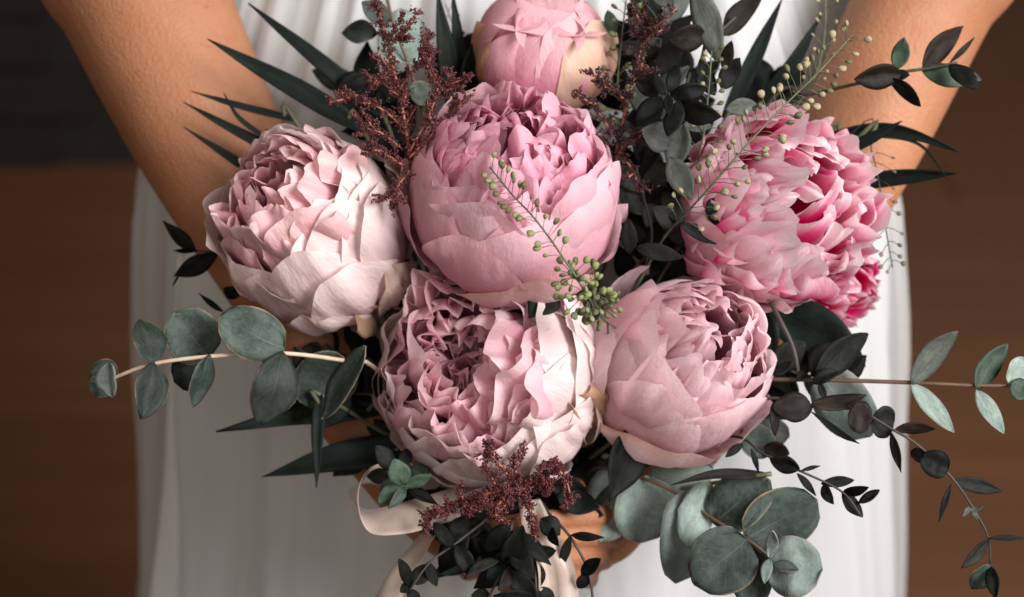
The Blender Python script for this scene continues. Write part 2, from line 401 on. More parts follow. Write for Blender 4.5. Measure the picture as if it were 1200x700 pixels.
def gown(name, grow, amp, seed, mat, z0, z1, nu, nv, parent, freq=26):
    vs, fs = [], []
    prof = [(0.0, 0.44, 0.36), (0.57, 0.297, 0.225), (0.8, 0.272, 0.19), (1.0, 0.246, 0.145), (1.12, 0.20, 0.115), (1.3, 0.185, 0.11), (1.42, 0.16, 0.10)]
    for j in range(nv + 1):
        z = z0 + (z1 - z0) * j / nv
        for k in range(len(prof) - 1):
            if prof[k][0] <= z <= prof[k + 1][0] + 1e-6:
                t = (z - prof[k][0]) / (prof[k + 1][0] - prof[k][0]); t = t * t * (3 - 2 * t) * 0.4 + t * 0.6
                a = prof[k][1] + (prof[k + 1][1] - prof[k][1]) * t; b = prof[k][2] + (prof[k + 1][2] - prof[k][2]) * t
                break
        for i in range(nu):
            th = 2 * math.pi * i / nu
            fan = math.sin(th * 1.0) * 0.0
            c, s_ = math.cos(th), math.sin(th)
            tw = th + 0.22 * (z - 0.9) * math.copysign(1, c) + 0.10 * noise.noise(Vector((c * 2, s_ * 2, z * 2.2 + seed)))
            c2, s2 = math.cos(tw), math.sin(tw)
            x1 = noise.noise(Vector((c2 * freq * 0.26, s2 * freq * 0.26, z * 1.0 + seed))) + 0.3 * noise.noise(Vector((c * 2.5, s_ * 2.5, z * 3.5 + seed)))
            x2 = noise.noise(Vector((c2 * freq, s2 * freq, z * 1.3 + seed + 9)))
            x3 = math.sin(tw * freq * 2.4 + 3 * noise.noise(Vector((c * 3, s_ * 3, z * 1.2 + seed))))
            am = amp * (1.3 if z < 0.95 else 0.6)
            pl = 0.15 + 0.85 * min(1, max(0, (z - 0.9) / 0.15))
            rr = am * (1.0 * x1 + 0.5 * pl * x2 + 0.22 * pl * x3)
            vs.append(Vector((0.004 + (a * 0.965 + grow * 0.8 + rr) * c, 0.26 + 0.055 * min(1, max(0, (z - 0.92) / 0.2)) + (b + grow + rr) * s_, z)))
    for j in range(nv):
        for i in range(nu):
            i2 = (i + 1) % nu
            fs.append((j * nu + i, j * nu + i2, (j + 1) * nu + i2, (j + 1) * nu + i))
    return mesh_obj(name, vs, fs, mat, parent)
dress = gown("dress", -0.006, 0.022, 4.0, M['gown'], 0.01, 1.42, 420, 60, person)
tag(dress, "white pleated gown")
gown("tulle_overlay", 0.012, 0.020, 11.0, M['tulle'], 0.02, 1.41, 420, 50, dress, 20)

# ------------------------------------------------------------------ petals and peonies
def bez2(p, t):
    a = (1 - t) ** 3; b = 3 * t * (1 - t) ** 2; c = 3 * t * t * (1 - t); d = t ** 3
    return (a * p[0][0] + b * p[1][0] + c * p[2][0] + d * p[3][0], a * p[0][1] + b * p[1][1] + c * p[2][1] + d * p[3][1])
def petal(parent, frame, Rm, prof, az, W, mat, seed, rmin=0.3, ruffle=0.05, freq=3.0, notch=0.1, crumple=0.02, tuck=0.0, lift=0.0, roundness=0.22, nu=16, nv=14, squash=1.0, base_w=0.35, name="petal", center=None, tilt=0.0):
    vs, fs, uvs = [], [], []
    org, rot = frame
    ca, sa = math.cos(az), math.sin(az)
    for j in range(nv + 1):
        v = j / nv
        for i in range(nu + 1):
            u = -1 + 2 * i / nu
            nt = notch * (0.5 + 0.9 * noise.noise(Vector((u * freq * 0.9, seed * 3.1, 0.3)))) + notch * 0.16 * noise.noise(Vector((u * freq * 3.2, seed * 1.7, 4.3)))
            vmax = 1 - max(0, nt) - roundness * 1.5 * (1 - math.sqrt(1 - 0.97 * u * u))
            vv = v * vmax
            rho, z = bez2(prof, vv)
            rho2, z2 = bez2(prof, min(1, vv + 0.02)); rho1, z1 = bez2(prof, max(0, vv - 0.02))
            tr, tz = rho2 - rho1, z2 - z1; L = math.hypot(tr, tz) or 1
            nr, nz = tz / L, -tr / L
            hw = W * (base_w + (1 - base_w) * min(1, vv / 0.6) ** 0.8) * (1 - 0.12 * max(0, (vv - 0.7) / 0.3))
            rc = max(rho, rmin)
            th = u * hw / rc
            x = rho - rc + rc * math.cos(th); y = rc * math.sin(th)
            dsp = ruffle * vv ** 2.2 * noise.noise(Vector((u * freq, seed, vv * 1.4))) * 1.6
            dsp += ruffle * 0.2 * vv ** 4 * noise.noise(Vector((u * freq * 2.7, seed + 5, vv * 2)))
            dsp += crumple * min(1, vv * 2) * noise.noise(Vector((u * 2.1 + seed, vv * 2.3, seed * 0.7)))
            dsp += crumple * 0.35 * min(1, vv * 2) * noise.noise(Vector((u * 6.0 + seed, vv * 4.0, seed * 1.7)))
            dsp += lift * abs(u) ** 3 * vv + tuck * u
            y += ruffle * 0.5 * vv ** 2 * noise.noise(Vector((u * freq, seed + 20, vv * 1.4)))
            y += tilt * vv
            x += dsp * nr * math.cos(th); y += dsp * nr * math.sin(th); z += dsp * nz
            p = Vector((x * ca - y * sa, x * sa + y * ca, z * squash)) * Rm
            vs.append(org + rot @ p); uvs.append((u * 0.5 + 0.5, v))
    for j in range(nv):
        for i in range(nu):
            a = j * (nu + 1) + i
            fs.append((a, a + 1, a + nu + 2, a + nu + 1))
    return mesh_obj(name, vs, fs, mat, parent, uvs)
def frame_of(px, py, d, axis, twist=0):
    z = camdir(*axis); x = RGT - z * RGT.dot(z); x.normalize(); y = z.cross(x)
    m = Matrix((x, y, z)).transposed() @ Matrix.Rotation(twist, 3, 'Z')
    return P(px, py, d), m
def flower_stem(parent, fr, Rm, mat, px, d):
    a = fr[0] - fr[1] @ Vector((0, 0, Rm * 0.8))
    b = P(BIND[0] + (px - 600) * 0.05, BIND[1], BIND[2] - 0.005)
    t = -(fr[1] @ Vector((0, 0, 1)))
    mid = a + t * 0.03
    pts = spline([a, mid, b], 14)
    vs, fs = tube_data(pts, 0.0032, 8)
    mesh_obj("stem", vs, fs, mat, parent)
def ring(n, jit, rng, off=0):
    return [off + 2 * math.pi * (k + rng.uniform(-jit, jit)) / n for k in range(n)]

def peony(px, py, r, d, axis, label, spec, mats, seed, squash=0.95, twist=0.0, group="large pink peonies of the bouquet", name="peony"):
    rng = random.Random(seed)
    fr = frame_of(px, py, d, axis, twist); Rm = r * S(d)
    root = empty(name, fr[0], label, "flower", group)
    flower_stem(root, fr, Rm, M['stem_green'], px, d)
    k = [seed * 10.0]
    def pet(prof, az, W, mat, **kw):
        k[0] += 1.37
        return petal(root, fr, Rm, prof, az, W, mat, k[0], squash=squash, **kw)
    mats = dict(mats, brown=WITHERED)
    for layer in spec: layer(pet, rng, mats)
    return root, fr, Rm
# layer factories --------------------------------------------------
def guards(n, rim, W, off=0, bulge=1.06, m='outer', ruffle=0.035, crumple=0.035, notch=0.05, jit=0.12, low=-0.98, tuck=0.035, lift=0.0, R0=1.0, lvl=0.25, mix=None, nu=22, nv=20, freq=2.0):
    def fn(pet, rng, mats):
        for i, a in enumerate(ring(n, jit, rng, off)):
            rr = R0 + 0.012 * i - 0.006 * n
            dz = rng.uniform(-0.06, 0.06); dr = rng.uniform(-0.05, 0.05)
            prof = ((0.12 * R0, low * R0), (bulge * rr * 1.0, low * R0 * 0.98), (bulge * rr * 1.08, lvl), (rim[0] + dr, rim[1] + dz))
            mm = mats[m if mix is None else mix[i % len(mix)]]
            pet(prof, a, W * rng.uniform(0.9, 1.1), mm, rmin=0.5, ruffle=ruffle, freq=freq, notch=notch, crumple=crumple, tuck=tuck * rng.choice((1, 1, -0.5)), lift=lift, nu=nu, nv=nv, roundness=0.3)
    return fn
def inner(n, rho, z, W, m='inner', jit=0.35, ruffle=0.12, freq=3.2, notch=0.22, jr=0.06, jz=0.07, base=(0.06, -0.45), out=0.12, rmin=0.22, off=0.0, curl=0.0, crumple=0.05, nu=16, nv=12, az=None):
    def fn(pet, rng, mats):
        az_ = ring(n, jit, rng, off) if az is None else [az[0] + (az[1] - az[0]) * (i + 0.5 + rng.uniform(-jit, jit)) / n for i in range(n)]
        for a in az_:
            ro = max(0.02, rho + rng.uniform(-jr, jr)); zz = z + rng.uniform(-jz, jz)
            prof = (base, (ro + out + 0.05, base[1] + 0.15), (ro + out, zz - 0.32), (ro + curl * rng.uniform(0.4, 1.2), zz))
            pet(prof, a + rng.uniform(-0.1, 0.1), W * rng.uniform(0.75, 1.25), mats[m], rmin=rmin * rng.uniform(0.8, 1.4), ruffle=ruffle * rng.uniform(0.7, 1.3), freq=freq * rng.uniform(0.8, 1.25), notch=notch * rng.uniform(0.6, 1.3), crumple=crumple, nu=nu, nv=nv, roundness=0.25, tilt=rng.uniform(-0.12, 0.12))
    return fn

def cab(n, phi, r, W, m='inner', jp=12, jr=0.03, curl=0.05, k=0.42, ruffle=0.10, freq=2.3, notch=0.13, crumple=0.07, off=0.0, jit=0.35, az=None, mix=None, nu=28, nv=18, base=(0.08, -0.5), rmin=0.34, flip=0.2, lift=0.05, roundness=0.40):
    """petals that hug the dome, rim at polar angle phi (degrees), edges ruffled and now and then flicked outwards"""
    def fn(pet, rng, mats):
        az_ = ring(n, jit, rng, off) if az is None else [az[0] + (az[1] - az[0]) * (i + 0.5 + rng.uniform(-jit, jit)) / n for i in range(n)]
        for i, a in enumerate(az_):
            ph = R(phi + rng.uniform(-jp, jp)); rr = r + rng.uniform(-jr, jr); kk = k * rng.uniform(0.8, 1.2)
            x, z = rr * math.sin(ph), rr * math.cos(ph)
            tx, tz = -math.cos(ph), math.sin(ph)
            c = curl * rng.uniform(0.2, 1.5) if rng.random() > flip else curl * 3.2
            p3 = (x + c * math.sin(ph), z + c * math.cos(ph))
            p2 = (x - tx * kk, z - tz * kk)
            p1 = (max(0.25, p2[0] + 0.08), base[1] + 0.1)
            mm = mats[m if mix is None else mix[rng.randrange(len(mix))]]
            pet((base, p1, p2, p3), a, W * rng.uniform(0.75, 1.25), mm, rmin=rmin * rng.uniform(0.8, 1.5), ruffle=ruffle * rng.uniform(0.6, 1.4), freq=freq * rng.uniform(0.8, 1.3), notch=notch * rng.uniform(0.5, 1.4),
                crumple=crumple * rng.uniform(0.7, 1.3), lift=lift * rng.uniform(-0.4, 1.2), tuck=rng.uniform(-0.04, 0.04), nu=nu, nv=nv, roundness=roundness * rng.uniform(0.7, 1.3), tilt=rng.uniform(-0.15, 0.15))
    return fn

WITHERED = petal_mat('withered_petal', (0.62, 0.45, 0.40), (0.62, 0.44, 0.35), (0.50, 0.34, 0.25), stain=0.32, stain_col=(0.20, 0.105, 0.05), edge_stain=0.55)
PALE = dict(outer=petal_mat('blush_outer', (0.67, 0.42, 0.44), (0.76, 0.59, 0.595), (0.81, 0.70, 0.69), rim=None),
            stained=petal_mat('blush_stained', (0.62, 0.38, 0.40), (0.74, 0.58, 0.57), (0.80, 0.68, 0.65), stain=0.15, stain_col=(0.30, 0.14, 0.04), edge_stain=0.22),
            inner=petal_mat('blush_inner', (0.72, 0.24, 0.34), (0.79, 0.47, 0.51), (0.83, 0.63, 0.635), midp=0.72, low=0.36, rim=(0.55, 0.10, 0.2)))
MAUVE = dict(outer=petal_mat('mauve_outer', (0.66, 0.30, 0.37), (0.73, 0.42, 0.485), (0.79, 0.56, 0.605)),
             stained=petal_mat('mauve_stained', (0.60, 0.30, 0.36), (0.70, 0.45, 0.48), (0.74, 0.56, 0.53), stain=0.06, stain_col=(0.36, 0.18, 0.08), edge_stain=0.12),
             inner=petal_mat('mauve_inner', (0.66, 0.14, 0.29), (0.74, 0.36, 0.46), (0.78, 0.51, 0.585), midp=0.72, low=0.36, rim=(0.5, 0.08, 0.22)))
CREAM = dict(outer=petal_mat('cream_outer', (0.71, 0.47, 0.48), (0.77, 0.61, 0.61), (0.80, 0.70, 0.69)),
             stained=petal_mat('cream_stained', (0.64, 0.42, 0.42), (0.76, 0.62, 0.60), (0.82, 0.72, 0.69), stain=0.30, stain_col=(0.40, 0.17, 0.04), edge_stain=0.30),
             inner=petal_mat('cream_inner', (0.72, 0.19, 0.33), (0.79, 0.44, 0.52), (0.83, 0.63, 0.66), midp=0.72, low=0.36, rim=(0.45, 0.03, 0.14)))
ROSE = dict(outer=petal_mat('rose_outer', (0.72, 0.40, 0.47), (0.80, 0.54, 0.585), (0.83, 0.665, 0.69)),
            stained=petal_mat('rose_stained', (0.66, 0.34, 0.41), (0.73, 0.50, 0.54), (0.78, 0.62, 0.62), stain=0.10, stain_col=(0.45, 0.18, 0.04), edge_stain=0.15),
            inner=petal_mat('rose_inner', (0.68, 0.16, 0.30), (0.78, 0.48, 0.55), (0.80, 0.63, 0.66), midp=0.72, low=0.36, rim=(0.55, 0.05, 0.2)))
HOT = dict(outer=petal_mat('pink_outer', (0.70, 0.22, 0.33), (0.76, 0.40, 0.48), (0.81, 0.58, 0.62)),
           stained=petal_mat('pink_stained', (0.62, 0.26, 0.34), (0.70, 0.42, 0.48), (0.77, 0.57, 0.60), edge_stain=0.08, stain=0.02),
           inner=petal_mat('pink_inner', (0.70, 0.015, 0.17), (0.82, 0.22, 0.40), (0.87, 0.70, 0.74), rim=(0.6, 0.06, 0.25), low=0.55, midp=0.78),
           white=petal_mat('pink_white', (0.74, 0.02, 0.19), (0.84, 0.45, 0.56), (0.88, 0.78, 0.795), low=0.52, midp=0.74))

def centre_fill(rho_max, z_edge, z_mid, n_scale=1.0, W=0.34, rings=(0.85, 0.66, 0.48, 0.3, 0.12), **kw):
    out = []
    for q in rings:
        ro = rho_max * q
        zz = z_mid + (z_edge - z_mid) * q ** 1.5
        out.append(inner(max(4, int(round(n_scale * (4 + 13 * ro)))), ro, zz, W * (0.6 + 0.5 * q), off=q * 9, **kw))
    return out

def hero(az_deg, phi, r, W, m='outer', curl=0.03, ruffle=0.05, crumple=0.07, notch=0.05, k=0.6, roundness=0.42, lift=0.0, low=-0.85, freq=1.6):
    """one broad petal placed by hand"""
    def fn(pet, rng, mats):
        ph = R(phi); x, z = r * math.sin(ph), r * math.cos(ph)
        p3 = (x + curl * math.sin(ph), z + curl * math.cos(ph)); p2 = (x + math.cos(ph) * k, z - math.sin(ph) * k)
        p1 = (r * 0.95, low * 0.98)
        pet(((0.12, low), p1, p2, p3), R(az_deg), W, mats[m], rmin=0.55, ruffle=ruffle, freq=freq, notch=notch, crumple=crumple, lift=lift, nu=30, nv=26, roundness=roundness, base_w=0.3)
    return fn
# 1 left peony: pale, opening turned to upper left
peony(367, 265, 107, -0.030, (-0.34, 0.40, 0.85), "pale blush peony at far left, opening turned towards the bare forearm",
      [guards(5, (0.80, 0.55), 1.0, off=0.3, mix=('outer', 'stained', 'outer', 'outer', 'outer'), crumple=0.07, ruffle=0.05, notch=0.05),
       cab(6, 50, 0.97, 0.80, m='outer', off=0.9, crumple=0.10, notch=0.08), cab(6, 42, 0.96, 0.68, m='outer', off=0.2, crumple=0.10, notch=0.10),
       cab(7, 33, 0.94, 0.52, off=0.6, ruffle=0.14), cab(7, 27, 0.92, 0.46, ruffle=0.16, off=0.1), cab(6, 20, 0.88, 0.40, ruffle=0.17, off=0.4), cab(5, 12, 0.84, 0.36, ruffle=0.16), cab(4, 5, 0.80, 0.30, ruffle=0.14, off=0.5), cab(8, 30, 0.87, 0.46, ruffle=0.16, off=0.35), cab(6, 18, 0.80, 0.40, ruffle=0.16, off=0.8),
       hero(318, 40, 1.02, 0.72, crumple=0.10), hero(285, 47, 1.045, 0.66, crumple=0.09), hero(250, 58, 1.05, 0.60, crumple=0.09), hero(345, 56, 1.06, 0.72, crumple=0.08), hero(300, 66, 1.075, 0.70, crumple=0.1), hero(20, 76, 1.07, 0.62, m='stained'),
       hero(268, 84, 1.08, 0.55), hero(322, 92, 1.09, 0.42, m='stained', ruffle=0.12), hero(296, 100, 1.10, 0.34, m='brown', ruffle=0.12, crumple=0.16, freq=2.4), hero(35, 92, 1.09, 0.34, m='brown', ruffle=0.12, crumple=0.16, freq=2.4)],
      PALE, 11, squash=1.20)
# 2 centre peony: mauve globe opening upwards
peony(603, 226, 125, -0.012, (0.05, 0.62, 0.78), "mauve pink globe peony in the centre, opening upwards beneath the closed bud",
      [guards(4, (0.80, 0.52), 1.12, off=0.35, mix=('outer', 'outer', 'outer', 'outer'), crumple=0.06, ruffle=0.03, notch=0.03), guards(5, (0.72, 0.64), 1.0, off=1.0, R0=0.975, crumple=0.05, ruffle=0.05),
       cab(6, 45, 0.95, 0.70, m='outer', off=0.2, ruffle=0.08, crumple=0.07, notch=0.08), cab(7, 38, 0.94, 0.54, ruffle=0.14, off=0.5), cab(8, 32, 0.93, 0.46, ruffle=0.17), cab(8, 26, 0.91, 0.42, ruffle=0.18, off=0.3),
       cab(7, 19, 0.89, 0.38, ruffle=0.18), cab(6, 12, 0.87, 0.36, ruffle=0.17, off=0.7), cab(5, 5, 0.85, 0.30, ruffle=0.15), cab(9, 36, 0.87, 0.46, ruffle=0.17, off=0.25), cab(9, 27, 0.85, 0.42, ruffle=0.18, off=0.6), cab(7, 17, 0.83, 0.38, ruffle=0.18, off=0.1),
       hero(325, 47, 1.015, 1.0, ruffle=0.03), hero(205, 50, 1.03, 0.85, ruffle=0.03, curl=0.0), hero(246, 66, 1.045, 0.66, curl=0.04), hero(180, 78, 1.05, 0.7), hero(282, 88, 1.06, 0.80, m='stained', curl=0.02), hero(345, 80, 1.05, 0.40, ruffle=0.08, crumple=0.12)],
      MAUVE, 22, squash=0.89)
# 3 lower centre peony: cream, wide open bowl turned to upper left
peony(573, 436, 129, -0.030, (-0.30, 0.26, 0.92), "cream white peony at the bottom with a wide open ruffled pink heart",
      [guards(5, (0.86, 0.45), 1.02, off=0.1, mix=('outer', 'stained', 'outer', 'outer', 'outer'), crumple=0.07, ruffle=0.05, notch=0.05),
       cab(6, 56, 0.99, 0.80, m='outer', off=0.6, crumple=0.11, notch=0.10), cab(6, 48, 0.97, 0.68, m='outer', off=0.1, crumple=0.12, notch=0.14, ruffle=0.12), cab(7, 41, 0.94, 0.58, mix=('outer', 'inner'), crumple=0.12, notch=0.16, ruffle=0.16, off=0.4),
       cab(6, 35, 0.90, 0.54, ruffle=0.20, curl=0.08, off=0.2), cab(6, 29, 0.84, 0.48, ruffle=0.22, curl=0.08), cab(6, 24, 0.79, 0.44, ruffle=0.22, off=0.5), cab(5, 14, 0.74, 0.38, ruffle=0.2), cab(4, 6, 0.70, 0.32, ruffle=0.2, off=0.8), cab(8, 38, 0.86, 0.5, ruffle=0.2, off=0.7), cab(7, 30, 0.77, 0.46, ruffle=0.2, off=0.15), cab(6, 19, 0.72, 0.42, ruffle=0.2, off=0.4), inner(8, 0.30, 0.62, 0.42, ruffle=0.18, notch=0.12), inner(7, 0.18, 0.60, 0.38, ruffle=0.18, notch=0.12, off=0.4), inner(5, 0.07, 0.58, 0.32, ruffle=0.16, notch=0.1),
       cab(3, 22, 0.94, 0.44, ruffle=0.16, curl=0.06, az=(-0.7, 0.9)), hero(8, 38, 1.01, 0.70, crumple=0.10), hero(335, 44, 1.02, 0.66, crumple=0.1), hero(28, 58, 1.04, 0.78, crumple=0.06), hero(298, 50, 1.02, 0.62, crumple=0.11), hero(265, 56, 1.03, 0.6, crumple=0.1),
       hero(312, 66, 1.06, 0.58, crumple=0.09), hero(278, 74, 1.07, 0.62, crumple=0.09), hero(230, 72, 1.05, 0.6), hero(345, 82, 1.07, 0.50, m='stained'), hero(338, 66, 1.085, 0.34, m='brown', ruffle=0.12, crumple=0.16, freq=2.4), hero(190, 76, 1.05, 0.7), hero(140, 70, 1.03, 0.7)],
      CREAM, 33, squash=0.92)
# 4 lower right peony: smooth rose, small opening
peony(794, 430, 107, -0.026, (0.36, 0.34, 0.87), "smooth rose pink peony at lower right, almost closed with a small opening",
      [guards(4, (0.70, 0.66), 1.12, off=0.6, mix=('outer', 'outer', 'outer', 'outer'), crumple=0.06, ruffle=0.04, notch=0.03), guards(5, (0.56, 0.80), 1.0, off=1.2, R0=0.975, crumple=0.06, ruffle=0.05),
       cab(5, 33, 0.98, 0.70, m='outer', off=0.4, ruffle=0.07, crumple=0.08, notch=0.07), cab(6, 27, 0.97, 0.52, mix=('outer', 'inner'), ruffle=0.10, off=0.1), cab(7, 21, 0.96, 0.44, ruffle=0.14, off=0.5),
       cab(6, 15, 0.94, 0.38, ruffle=0.15), cab(5, 9, 0.92, 0.32, ruffle=0.14, off=0.6), cab(4, 4, 0.89, 0.26, ruffle=0.13), cab(8, 24, 0.90, 0.44, ruffle=0.15, off=0.3), cab(7, 15, 0.88, 0.38, ruffle=0.15, off=0.2),
       hero(222, 36, 1.02, 0.95, crumple=0.05), hero(292, 40, 1.03, 0.9, crumple=0.06), hero(150, 46, 1.03, 0.72, crumple=0.08), hero(182, 64, 1.05, 0.6, crumple=0.1), hero(262, 74, 1.05, 0.95, m='stained', crumple=0.06), hero(325, 66, 1.05, 0.6), hero(120, 70, 1.06, 0.4, ruffle=0.12),
       hero(178, 78, 1.10, 0.30, m='brown', ruffle=0.12, crumple=0.16, freq=2.4)],
      ROSE, 44, squash=1.12)
# 5 right peony: fully ruffled with hot pink crevices
peony(905, 248, 104, -0.034, (0.42, 0.12, 0.90), "fully ruffled peony on the right with hot pink crevices between white tips",
      [guards(5, (0.98, 0.25), 0.98, off=0.5, crumple=0.08, mix=('outer', 'stained', 'outer')), cab(7, 76, 1.0, 0.66, mix=('outer', 'white', 'inner'), off=0.2, ruffle=0.13, notch=0.14, crumple=0.11),
       cab(8, 67, 1.0, 0.54, mix=('inner', 'white'), ruffle=0.19, curl=0.09, crumple=0.12, notch=0.16), cab(9, 58, 1.0, 0.50, mix=('inner', 'white'), ruffle=0.21, curl=0.09, off=0.3, crumple=0.12, notch=0.16), cab(9, 48, 1.0, 0.47, mix=('inner', 'white', 'inner'), ruffle=0.21, curl=0.09, crumple=0.12),
       cab(8, 39, 1.0, 0.45, mix=('inner', 'white', 'inner'), ruffle=0.21, curl=0.09, off=0.5, crumple=0.12), cab(8, 30, 0.99, 0.42, mix=('inner', 'white'), ruffle=0.21, curl=0.08), cab(7, 22, 0.97, 0.38, ruffle=0.20, curl=0.08, off=0.2, mix=('inner', 'white')),
       cab(6, 14, 0.94, 0.34, ruffle=0.19, mix=('inner', 'white')), cab(5, 7, 0.90, 0.28, ruffle=0.18, off=0.4), cab(3, 3, 0.85, 0.22, ruffle=0.16),
       hero(262, 34, 1.05, 0.55, m='white', crumple=0.16, ruffle=0.12), hero(225, 42, 1.06, 0.55, m='white', crumple=0.15, ruffle=0.1), hero(170, 46, 1.06, 0.62, m='white', crumple=0.13), hero(205, 64, 1.07, 0.6, crumple=0.09), hero(238, 74, 1.08, 0.6, m='outer', crumple=0.08), hero(140, 60, 1.06, 0.6, m='white', crumple=0.12)],
      HOT, 55, squash=1.10)
# 7 small ruffled peony behind it
peony(982, 330, 48, -0.07, (0.5, -0.2, 0.84), "small pink ruffled bloom half hidden behind the right peony",
      [guards(5, (0.85, 0.4), 0.85, ruffle=0.08, notch=0.12), cab(8, 58, 1.0, 0.45, ruffle=0.18), cab(8, 42, 1.0, 0.42, ruffle=0.18, mix=('inner', 'white')), cab(6, 26, 1.0, 0.38, ruffle=0.18), cab(5, 12, 0.98, 0.3), cab(3, 4, 0.95, 0.24)], HOT, 77, group=None)
# 6 closed bud at the top
BUD = dict(outer=petal_mat('bud_outer', (0.62, 0.13, 0.22), (0.70, 0.32, 0.40), (0.77, 0.50, 0.54), stain=0.12, stain_col=(0.50, 0.26, 0.05)),
           gold=petal_mat('bud_gold', (0.62, 0.24, 0.20), (0.72, 0.50, 0.39), (0.76, 0.60, 0.50), stain=0.22, stain_col=(0.40, 0.24, 0.11)),
           brown=petal_mat('bud_brown', (0.30, 0.07, 0.04), (0.46, 0.26, 0.18), (0.58, 0.38, 0.29), stain=0.3, stain_col=(0.24, 0.12, 0.05)),
           sepal=petal_mat('bud_sepal', (0.06, 0.065, 0.02), (0.085, 0.05, 0.022), (0.13, 0.03, 0.022), transl=0.05))
def wrap(az_deg, t, r, W, m='outer', curl=0.0, ruffle=0.04, crumple=0.06, notch=0.05, roundness=0.30, freq=1.8):
    """a bud petal: the lower part, up to t, of one closed globe profile scaled by r"""
    def fn(pet, rng, mats):
        p = [Vector((x * r, z * r)) for x, z in ((0.08, -0.86), (1.30, -0.98), (1.34, 0.80), (0.0, 0.80))]
        q1 = p[0].lerp(p[1], t); q2 = p[1].lerp(p[2], t); q3 = p[2].lerp(p[3], t); r1 = q1.lerp(q2, t); r2 = q2.lerp(q3, t); e = r1.lerp(r2, t)
        e = e + Vector((curl, 0.0))
        pet(tuple((v_.x, v_.y) for v_ in (p[0], q1, r1, e)), R(az_deg), W, mats[m], rmin=0.5, ruffle=ruffle, freq=freq, notch=notch, crumple=crumple, nu=30, nv=26, roundness=roundness, base_w=0.3)
    return fn
peony(638, 53, 80, -0.05, (0.10, 0.62, 0.78), "closed pink and golden peony bud at the top of the bouquet",
      [wrap(a_, 1.0, 0.93, 1.3, notch=0.0, roundness=0.0, ruffle=0.0, crumple=0.02) for a_ in (0, 90, 180, 270)]
      + [wrap(a_, 1.0 - 0.02 * i_, 0.95 + 0.014 * i_, 1.15) for i_, a_ in enumerate((90, 210, 330))] + [wrap(a_, 0.93 - 0.02 * i_, 1.0 + 0.013 * i_, 1.0) for i_, a_ in enumerate((30, 150, 262))]
      + [wrap(325, 0.86, 1.05, 0.85, m='gold', crumple=0.07), wrap(195, 0.72, 1.065, 0.66, m='tan', crumple=0.08, ruffle=0.09), wrap(243, 0.60, 1.075, 0.34, ruffle=0.10),
         wrap(8, 0.62, 1.075, 0.5, m='gold', ruffle=0.09), wrap(226, 0.46, 1.09, 0.60, m='sepal', notch=0.14, freq=3.0), wrap(278, 0.40, 1.10, 0.55, m='sepal', notch=0.12)],
      dict(BUD, tan=BUD['brown']), 66, squash=0.92, group=None, name="peony_bud")

# ------------------------------------------------------------------ leaves and branches
HW = {
    'round': lambda v: (max(0, 1 - (2 * v ** 0.92 - 1) ** 2)) ** 0.5,
    'oval': lambda v: max(0, math.sin(math.pi * v ** 0.9)) ** 0.75,
    'lance': lambda v: max(0, math.sin(math.pi * v ** 0.85)) ** 1.05,
    'spear': lambda v: min(1, (v / 0.25) ** 0.6 * 0.45 + 0.55 if v < 0.25 else 1) * max(0, 1 - max(0, (v - 0.35) / 0.65) ** 1.6),
}
leaf_rng = random.Random(99)
def leaf(parent, bx, by, tx, ty, wd, mat, d0, d1=None, shape='oval', roll=None, bend=None, fold=None, mid=None, name="leaf", nu=6, nv=12):
    d1 = d0 if d1 is None else d1
    B, T = P(bx, by, d0), P(tx, ty, d1)
    if roll is None: roll = leaf_rng.uniform(-0.6, 0.6)
    ax = T - B; L = ax.length
    if bend is None: bend = leaf_rng.uniform(-0.2, 0.24)
    if fold is None: fold = leaf_rng.uniform(-0.1, 0.36)
    toc = (CAM - (B + T) * 0.5).normalized()
    path = [B, P(mid[0], mid[1], (d0 + d1) / 2), T] if mid else None
    hw_fn = HW[shape]
    half = wd * 0.5 * S((d0 + d1) / 2) / max(0.3, math.cos(roll))
    vs, fs, uvs = [], [], []
    cen = spline(path, nv) if path else [B.lerp(T, j / nv) for j in range(nv + 1)]
    sd = leaf_rng.uniform(0, 100)
    for j in range(nv + 1):
        v = j / nv
        t = (cen[min(j + 1, nv)] - cen[max(j - 1, 0)]).normalized()
        n_ = (toc - t * toc.dot(t)).normalized(); s_ = t.cross(n_)
        q = Quaternion(t, roll); n_ = q @ n_; s_ = q @ s_
        h = half * hw_fn(min(1, max(0, v)))
        h = max(h, half * 0.03)
        for i in range(nu + 1):
            u = -1 + 2 * i / nu
            wob = 0.13 * noise.noise(Vector((u * 1.5 + sd, v * 3, sd))) * half * 1.4
            p = cen[j] + s_ * (u * h) + n_ * (bend * L * math.sin(math.pi * v) * (0.6 if path is None else 0.2) + fold * abs(u) * h + wob)
            p += s_ * (0.05 * half * noise.noise(Vector((sd, v * 2.5, math.copysign(2, u)))) * abs(u))
            vs.append(p); uvs.append((u * 0.5 + 0.5, v))
    for j in range(nv):
        for i in range(nu):
            a = j * (nu + 1) + i
            fs.append((a, a + 1, a + nu + 2, a + nu + 1))
    o = mesh_obj(name, vs, fs, mat, parent, uvs)
    sol = o.modifiers.new("thickness", 'SOLIDIFY'); sol.thickness = 0.00045; sol.offset = 0
    return o
